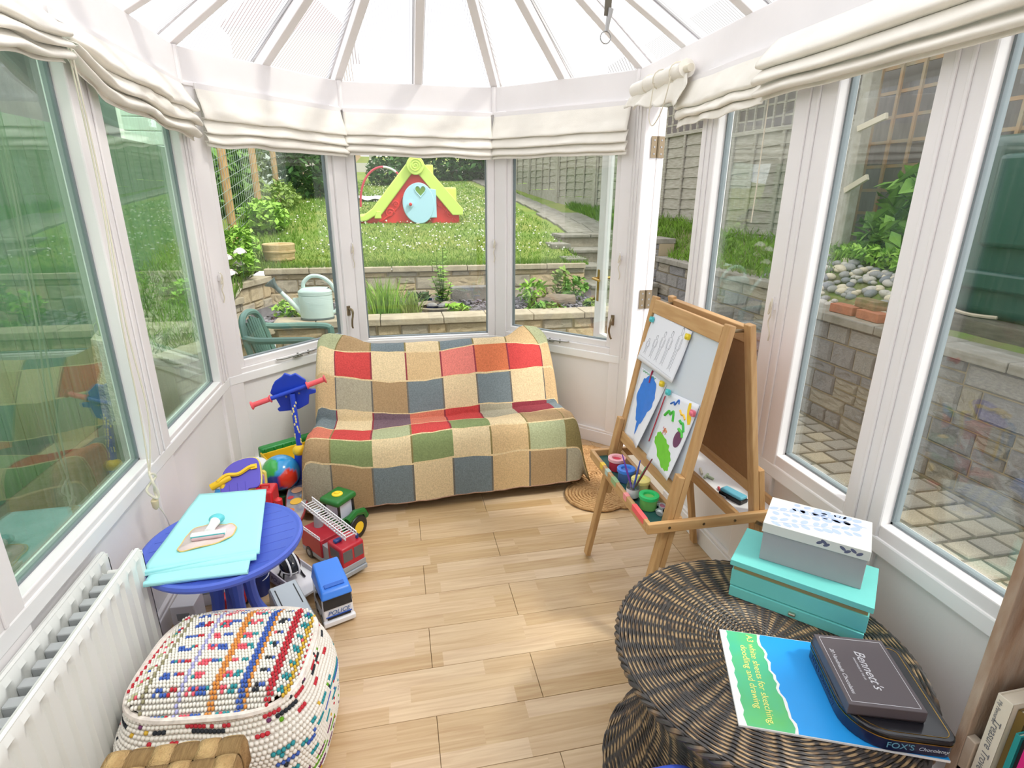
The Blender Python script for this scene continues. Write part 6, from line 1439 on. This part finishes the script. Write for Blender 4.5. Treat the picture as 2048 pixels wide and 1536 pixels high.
# ---- baby seat with strap, small toys behind the table
BS = thing('feeding_seat', 'violet and yellow child booster seat with yellow strap', 'booster seat', (-.790, 2.60, 0), .05)
Mb_ = Matrix.Translation((.0,.0,.305)) @ Matrix.Rotation(.75,4,'X') @ Matrix.Rotation(.12,4,'Z')
bsh = [(-.075,-.09),(.03,-.09),(.035,-.06),(.085,-.055),(.095,.03),(.085,.085),(.04,.10),(-.03,.085),(-.075,.03)]
mb = MB(); mb.prism([(p.x,p.y) for p in cspl([(x*1.06,y*1.06,0) for x, y in bsh],4,True)], -.012, .004, Mb_); mb.build('seat_rim', pl('pale_yellow', (240,222,120)), BS, bevel=.003)
mb = MB(); mb.prism([(p.x,p.y) for p in cspl([(x,y,0) for x, y in bsh],4,True)], .002, .014, Mb_); bk_ = mb.build('seat_pad', P_pur, BS, bevel=.005)
mb = MB()
for k in range(3): mb.bx((-.045+.035*k,-.05,.0145),(.003,.06,.002)); 
mb.X = None; mb.v = [Mb_ @ v for v in mb.v]; mb.build('moulded_lines', pl('violet_line', (84,76,186)), bk_, smooth=False)
mb = MB(); mb.tube([Mb_ @ Vector(p) for p in cspl([(-.09,.0,.03),(-.05,.025,.03),(.0,.022,.022),(.05,.045,.022),(.075,.045,.018)],4)], .010, 6); mb.build('strap', P_yel, BS); mb = MB(); mb.bx((.07,.045,.02),(.03,.026,.006)); mb.v = [Mb_ @ v for v in mb.v]; mb.build('buckle', P_yel, BS, smooth=False, bevel=.002)
mb = MB(); mb.tube(cspl([(-.12,-.03,.295),(-.08,-.02,.312),(-.04,.0,.325)],4), .017, 12); mb.tube(cspl([(-.07,-.02,.30),(-.075,-.05,.22),(-.065,-.06,.10),(-.06,-.06,.01)],4), .013, 10); mb.build('armrest', P_yel, BS)
mb = MB(); mb.tube(cspl([(-.09,-.03,.28),(-.105,-.04,.25),(-.135,-.05,.24),(-.148,-.06,.18),(-.145,-.06,.012)],5), .014, 10); mb.build('tubular_leg', P_sky, BS); mb = MB(); mb.tube(cspl([(-.09,-.03,.28),(-.075,-.05,.22),(-.07,-.07,.1),(-.065,-.07,.012)],5), .012, 10); mb.build('tubular_leg', P_sky, BS)
mb = MB(); mb.tube([(.08,.05,.27),(.09,.06,.012)], .012, 8); mb.tube([(-.03,.06,.27),(-.03,.07,.012)], .012, 8); mb.build('rear_legs', P_sky, BS)
SM = thing('toy_phone', 'lilac and magenta toy edged in yellow beside the booster seat', 'toy', (-.720, 2.66, 0)); mb = MB(); mb.prism(rrect(.06,.30,(.02,)*4,5), -.012, .012, Matrix.Translation((0,0,.155)) @ Matrix.Rotation(1.35,4,'X')); mb.build('case', pl('pale_yellow', (240,222,120)), SM, bevel=.004); mb = MB(); mb.prism(rrect(.045,.27,(.015,)*4,5), .010, .018, Matrix.Translation((0,0,.155)) @ Matrix.Rotation(1.35,4,'X')); mb.build('face', P_lil, SM, bevel=.003); mb = MB(); mb.sph((0,-.008,.235),(.026,.018,.020),12,8); mb.build('button', P_pink, SM)
WB = thing('toy_tub', 'white plastic toy tub behind the booster seat', 'tub', (-.79, 2.86, 0)); mb = MB(); mb.lathe([(.085,.0),(.085,.20),(.078,.245),(.06,.27),(0,.275)],28); mb.build('shell', P_wht, WB); mb = MB(); mb.lathe([(.0865,.10),(.0865,.13)],28); mb.f = mb.f[:28]; mb.m = mb.m[:28]; mb.build('dark_band', M_black, WB)
RX = thing('red_toy_case', 'red plastic toy case behind the blue table', 'toy case', (-.672, 2.555, 0), -.1); MB().b(-.045,.045,-.05,.05,0,.275).build('body', P_red, RX, bevel=.010, seg=3); MB().b(-.043,.043,-.052,-.048,.16,.164).build('seam', pl('dark_red', (150,24,32)), RX, smooth=False)
mb = MB(); mb.tube([(-.02,0,.275),(-.02,0,.288),(.02,0,.288),(.02,0,.275)], .005, 6); mb.build('handle', P_red, RX)
RP = thing('red_toy_figure', 'slim red toy figure standing by the scooter deck', 'toy', (-.605, 2.49, 0)); mb = MB(); mb.lathe([(.028,0),(.03,.02),(.018,.10),(.018,.17),(.012,.195),(.018,.21),(.018,.24),(0,.255)],16); mb.build('body', P_red, RP); mb = MB(); mb.tube([(-.016,0,.17),(-.034,-.005,.13)], .005, 6); mb.tube([(.016,0,.17),(.034,-.005,.13)], .005, 6); mb.build('arms', P_red, RP)
OB = thing('striped_toy_ball', 'small yellow and navy toy ball wedged behind the scooter', 'ball', (-.515, 3.02, .09)); mb = MB(); mb.sph((0,0,0),.088,24,16); mb.vc = [lin((226,206,80)) if math.sin(math.atan2(v.y,v.x)*3) > 0 else lin((60,70,130)) for v in mb.v]; mb.build('skin', mk('striped_ball', (226,206,80), .35, attr='col'), OB)
o = MB().cyl((-.9,2.50,.01),(-.89,2.545,.16),.006,.004,8).build('toy_stick', M_black); tag(o, 'thin black toy stick leaning by the left wall', 'stick')

# ================================================================ GARDEN THINGS
PH = thing('playhouse', 'red and lime plastic playhouse with slide on the lawn', 'playhouse', (.395, 9.25, H(.4,9.25)-.02))
P_phr = mk('playhouse_red', (224,52,46), .5); P_phg = mk('playhouse_lime', (208,232,112), .5); P_phb = mk('playhouse_pale_blue', (178,222,240), .5)
MX = Matrix.Rotation(PI/2,4,'X')     # x,z polygons -> depth along -y
MB().prism([(-.95,0),(.66,0),(.66,.16),(0,.82),(-.62,.16),(-.80,.05),(-.95,.05)], -.9, 0, MX).build('gable_wall', P_phr, PH, smooth=False, bevel=.02)
mb = MB(); mb.prism([(-.06,.93),(.10,.93),(.72,.23),(.71,.14),(.55,.14),(0,.79),(-.02,.79)], -.95, .06, MX); mb.build('roof_right', P_phg, PH, smooth=False, bevel=.025, seg=3)
mb = MB(); mb.prism([(.06,.93),(-.10,.93),(-.68,.24),(-.82,.14),(-.95,.12),(-.95,.04),(-.78,.05),(-.66,.12),(-.55,.14),(-.02,.79),(.02,.79)], -.95, .06, MX); mb.build('slide', P_phg, PH, smooth=False, bevel=.025, seg=3)
mb = MB(); mb.prism([(-.62,.20),(-.56,.20),(-.55,.09),(-.66,.09)], .05, .09, MX); mb.build('slide_bracket', P_phg, PH, smooth=False, bevel=.01)
rd = MB().cyl((0,-.13,.86),(0,-.05,.86),.135,n=32).build('roundel', P_phg, PH, bevel=.012)
mb = MB(); mb.tube([(.10*(1-k/60)*math.cos(k*.30), -.135, .86+.10*(1-k/60)*math.sin(k*.30)) for k in range(60)], .009, 6); mb.build('spiral_relief', P_phg, rd)
dp = [(.10+.26*math.cos(a)*(1 if math.cos(a) < 0 else .88)-.06, .315+.305*math.sin(a)) for a in [2*PI*k/40 for k in range(40)]]
dr_ = MB().prism(dp, .03, .075, MX).build('door', P_phb, PH, bevel=.012); MB().prism([(.16,.10),(.30,.10),(.30,.52),(.16,.54)], .03, .07, MX).build('hinge_plate', P_phb, PH, smooth=False, bevel=.01)
hp = [(.06+.085*(abs(math.sin(t))**3)*(1 if math.sin(t) > 0 else -1), .50+.006*(13*math.cos(t)-5*math.cos(2*t)-2*math.cos(3*t)-math.cos(4*t))) for t in [2*PI*k/30 for k in range(30)]]
MB().prism(hp, .074, .079, MX).build('heart_window', mk('heart_green', (110,150,60), .6), dr_, smooth=False)
mb = MB(); mb.tube([(x,-.078,z) for x, z in hp], .010, 6, closed=True); mb.build('heart_frame', P_phb, dr_)
mb = MB(); mb.cyl((-.10,-.075,.30),(-.10,-.10,.30),.045,n=18); mb.build('knob_plate', P_phb, dr_); mb = MB(); mb.sph((-.10,-.115,.30),.024,12,8); mb.build('knob', P_phr, dr_)
for (cx, cz, s, sg) in ((-.42,.17,.075,1),(.50,.16,.075,-1),(.36,.30,.05,1),(-.32,.30,.05,-1)):
    mb = MB(); mb.tube([(cx+sg*s*(1-k/40)*math.cos(k*.28), -.012, cz+s*(1-k/40)*math.sin(k*.28)) for k in range(40)], .012, 6); mb.build('scroll_relief', P_phr, PH)
for q in ([(-.56,.04),(-.30,.25),(-.22,.44)],[(.60,.05),(.40,.26),(.30,.34)],[(-.22,.40),(0,.62),(.2,.50)]):
    mb = MB(); mb.tube(cspl([(x,-.008,z) for x, z in q],5), .016, 6); mb.build('branch_relief', P_phr, PH)
MB().b(.42,.66,.3,.55,.30,.56).build('dormer', P_phg, PH, smooth=False, bevel=.03); MB().b(.18,.30,.35,.5,.70,.90).build('chimney', P_phg, PH, smooth=False, bevel=.02)
T = thing('garden_hoop', 'red and white striped hoop arching behind the playhouse', 'hoop', (-.1, 11.2, H(0,11.2)))
pts = [(-.45+.45*(1-math.cos(PI*k/30)), 0, .70*math.sin(PI*k/30)**.9) for k in range(31)]
for k in range(6): mb = MB(); mb.tube(pts[k*5:k*5+6], .02, 8); mb.build('hoop_section', [mk('hoop_red', (206,70,90), .5), P_wht][1 if k in (3,) else 0], T)
T = thing('shiny_sheet', 'shiny white sheet lying on the far lawn', 'sheet', (-.35, 12.2, H(0,12.2))); mb = MB(); mb.grid(16, 8, lambda u, v: (-.4+.8*u, -.25+.5*v, .06+.105*(-.25+.5*v)+.05*noise.noise((u*4,v*4,0)))); mb.build('plastic_sheet', mk('shiny_white', (245,245,245), .15), T, solid=.01)
# stone-effect planter
T = thing('barrel_planter', 'buff half-barrel planter at the lawn edge', 'planter', (-1.345, 7.25, H(-1.3,7.25)-.06)); M_pl = mk('buff_concrete', (206,184,140), .9, col2=(184,158,112), scale=12, bump=.4)
mb = MB(); mb.lathe([(.12,0),(.15,.02),(.175,.13),(.185,.24),(.175,.25),(.158,.24),(.14,.19),(0,.19)],32); mb.build('barrel', M_pl, T)
for z, r in ((.075,.165),(.16,.181)): mb = MB(); mb.lathe([(r-.004,z-.014),(r+.004,z-.010),(r+.005,z+.010),(r-.002,z+.014)],32); mb.build('hoop_band', M_pl, T)
# watering can
WCN = thing('watering_can', 'pale duck-egg plastic watering can on the low wall', 'watering can', (-.735, 5.40, .506)); M_can = mk('duck_egg_plastic', (196,216,210), .45, var=.04, scale=6); M_can2 = mk('can_grey', (96,110,110), .5)
mb = MB(); mb.lathe([(.150,.0),(.152,.012),(.150,.018)],36,sy=.62); mb.build('base_ring', M_can2, WCN)
mb = MB(); mb.lathe([(.146,.018),(.148,.03),(.150,.21),(.146,.225)],36,sy=.62); mb.build('body', M_can, WCN)
mb = MB(); mb.lathe([(.150,.225),(.152,.235),(.150,.245),(.152,.255),(.145,.265),(.12,.285),(.11,.29)],36,sy=.62); mb.build('shoulder', M_can, WCN); mb = MB(); mb.lathe([(.10,.286),(.0,.286)],24,(.03,0,0),sy=.55); mb.build('filler_opening', M_black, WCN)
mb = MB(); mb.tube(cspl([(-.10,0,.27),(-.09,0,.34),(-.02,0,.395),(.07,0,.385),(.14,0,.33),(.185,0,.24),(.20,0,.15),(.18,0,.08),(.14,0,.05)],5), .018, 10); mb.build('handle', M_can, WCN)
mb = MB(); mb.tube([(-.12,0,.055),(-.19,0,.13),(-.30,0,.262)], [.034,.024,.017], 14); mb.build('spout', M_can, WCN); mb = MB(); mb.tube([(-.295,0,.256),(-.325,0,.292)], .021, 12); mb.tube([(-.325,0,.292),(-.352,0,.325),(-.378,0,.352),(-.382,0,.357)], [.018,.030,.058,.056], 20); mb.build('rose', M_can2, WCN)
MB().b(-.20,-.13,-.008,.008,.12,.20).build('spout_web', M_can, WCN, smooth=False)
# green plastic chair
GC = thing('garden_chair', 'dark green plastic garden armchair outside the bay', 'chair', (-.86, 4.77, PZ), -.10); M_gc = mk('bottle_green_plastic', (96,132,122), .5)
mb = MB(); mb.b(-.22,.24,-.22,.22,.40,.425); mb.build('seat', M_gc, GC, bevel=.02, seg=3)
rim = cspl([(-.245,-.24,.42),(-.29,-.235,.62),(-.325,-.17,.775),(-.34,0,.815),(-.325,.17,.775),(-.29,.235,.62),(-.245,.24,.42)],6); mb = MB(); mb.tube(rim, .026, 8); mb.build('back_rim', M_gc, GC)
for k in range(7):
    y = -.15+.05*k; mb = MB(); mb.tube([(-.235,y*.9,.42),(-.285,y,.62),(-.32+.01*abs(y)*4,y,.79-abs(y)*.35)], [.014,.014,.012], 6); mb.build('back_slat', M_gc, GC)
for s in (-1,1):
    mb = MB(); mb.tube(cspl([(-.30,s*.235,.66),(-.20,s*.265,.645),(.0,s*.275,.645),(.20,s*.265,.64),(.25,s*.26,.62)],5), .027, 8); mb.build('armrest', M_gc, GC)
    mb = MB(); mb.tube([(.25,s*.26,.63),(.27,s*.255,.40),(.29,s*.25,0)], [.028,.03,.024], 8); mb.build('front_leg', M_gc, GC); mb = MB(); mb.tube([(-.22,s*.22,.42),(-.28,s*.24,0)], [.028,.022], 8); mb.build('rear_leg', M_gc, GC)
# plants in the bed
rnd = random.Random(31)
def grass_clump(label, x, y, n, h, mat, sp=.12):
    T = thing('grass_clump', label, 'grass clump', (x, y, .41)); mb = MB()
    for i in range(n):
        a = rnd.uniform(0,2*PI); r = rnd.random()*sp; bx, by = r*math.cos(a), r*math.sin(a); hh = h*rnd.uniform(.5,1.1); lx, ly = rnd.gauss(0,.12)*hh*2+bx*.5, rnd.gauss(0,.12)*hh*2+by*.5
        wd = Vector((rnd.uniform(-1,1), rnd.uniform(-1,1), 0)).normalized()*.005
        p = [Vector((bx,by,0)), Vector((bx+lx*.35,by+ly*.35,hh*.6)), Vector((bx+lx,by+ly,hh))]
        mb.add([p[0]-wd,p[0]+wd,p[1]+wd*.8,p[2],p[1]-wd*.8], [(0,1,2,3,4)])
    o = mb.build('blades', mat, T, smooth=False); o['kind'] = 'stuff'
grass_clump('tall rushy grass clump left in the bed', -.12, 5.75, 260, .42, G3m, .17); grass_clump('smaller rush clump beside the stone bowl', .13, 5.70, 130, .28, G4m, .09); grass_clump('low mixed weeds at the front of the bed', -.10, 5.76, 120, .14, G3m, .16)
T = thing('tall_weed', 'tall leafy weed growing in front of the upper wall', 'weed', (.50, 6.25, .41))
for k in range(6):
    a = k*1.05+.3; hh = (.66,.42,.50,.36,.46,.30)[k]; sp = (.02,.10,.07,.12,.09,.13)[k]; mb = MB(); tip = Vector((sp*math.cos(a), sp*math.sin(a), hh))
    mb.tube([(0,0,0), tip*.5+Vector((.01,0,0)), tip], [.006,.005,.003], 5); sx_ = mb.build('stem', G2m, T); mb = MB()
    for j in range(int(36*hh/.5)):
        t = .15+.85*j/(36*hh/.5); p = tip*t; b = j*2.4; L_ = .115*(1-.45*t); dv = Vector((math.cos(b), math.sin(b), rnd.uniform(-.1,.5))).normalized(); sd = dv.cross(Vector((0,0,1))).normalized()*.028
        mb.add([p, p+dv*L_*.4+sd, p+dv*L_, p+dv*L_*.4-sd], [(0,1,2,3)])
    mb.build('leaves', G3m, T, smooth=False)
for lab, x, y, r, h, m, sd in (('yellow-green plant beside the log', 1.52,6.15,.18,.16,G3m,51), ('bright weeds near the door glass', 2.05,6.25,.16,.16,G1m,52), ('small weeds in the slate chippings', 1.55,5.65,.22,.06,G1m,53), ('low weeds right of the stone bowl', .62,5.85,.16,.05,G3m,54), ('green weeds at the far bed corner', 2.1,5.7,.14,.08,G4m,55), ('yellow flowering weed at the wall foot', 1.95,6.5,.12,.2,G4m,56), ('tiny weeds left of the stone bowl', .25,6.35,.14,.08,G2m,57), ('lush weeds beside the watering can', -1.0,5.85,.22,.10,G3m,58)):
    bush('weed', lab, 'weed', (x,y,.42+h), (r,r*.8,h), 130, .055, m, sd, base=(x,y,.41), stems=1)
for lab, x, y, z, r, h, sd in (('leafy plant left of the planter', -1.72,7.05,.86,.20,.22,61), ('long-leaved clump on the gravel slope', -1.66,6.45,.76,.26,.16,62), ('trailing weeds beside the stepped stones', -1.9,5.7,.62,.22,.12,63)):
    bush('bank_plant', lab, 'plant', (x,y,z+h), (r,r,h), 420, .05, G3m, sd, base=(x,y,z-.02), stems=2)
T = thing('stone_bowl', 'round stone bowl sunk in the planting bed', 'bowl', (.42, 6.0, .40)); mb = MB(); mb.lathe([(.20,0),(.24,.05),(.255,.085),(.24,.095),(.20,.085),(.17,.05),(0,.045)],32); mb.build('rim', mk('lichen_stone', (160,148,128), .95, col2=(126,118,102), scale=14, bump=.6), T); mb = MB(); mb.lathe([(.185,.066),(0,.066)],28); mb.build('dark_water', mk('pond_water', (70,74,52), .1), T)
for k, (x, y) in enumerate(((-.05,.02),(.06,-.04),(.10,.08))): mb = MB(); mb.sph((x,y,.08),(.06,.045,.03),8,6); mb.build('pebble', GREY[k % 3], T)
o = MB().tube([(1.55,6.1,.46),(1.75,6.07,.475),(1.98,6.05,.465)], [.075,.085,.08], 12).build('garden_log', mk('old_bark', (150,136,118), .95, col2=(110,98,84), scale=10, bump=1, bscale=20, stretch=(1,5,5))); tag(o, 'weathered log lying on the slate chippings', 'log')
o = MB().bx((1.0,6.55,.50),(.75,.14,.19)).build('timber_edging', mk('grey_edging', (150,146,140), .95, col2=(120,116,110), scale=9, bump=.5), smooth=False, bevel=.01); tag(o, 'grey timber block against the upper wall', 'timber')
# white roses on the left bank
for k, (lab, x, y, z) in enumerate((('white rose on the bank, uppermost', -1.525,6.2,1.06), ('white rose nearest the window post', -1.66,6.2,1.0), ('white rose low on the bank', -1.64,6.2,.85), ('white rose between the other three', -1.58,6.3,.93))):
    T = thing('white_rose', lab, 'flower', (x, y, z-.25), 0, 'white roses on the bank'); mb = MB()
    for i in range(26):
        a = i*2.4; r = .012+.0017*i; e = Matrix.Translation((r*math.cos(a), r*math.sin(a), .25+.03-.0012*i)) @ Matrix.Rotation(a,4,'Z') @ Matrix.Rotation(.5+.03*i,4,'Y'); mb.add([(-.012,-.02,0),(.02,-.022,.004),(.03,0,.0),(.02,.022,.004),(-.012,.02,0)], [(0,1,2,3,4)], e)
    mb.build('petals', mk('rose_petal', (244,232,230), .8), T, smooth=False); mb = MB(); mb.tube([(0,0,-.02),(.01,0,.12),(0,0,.27)], .004, 5); mb.build('stem', G2m, T)
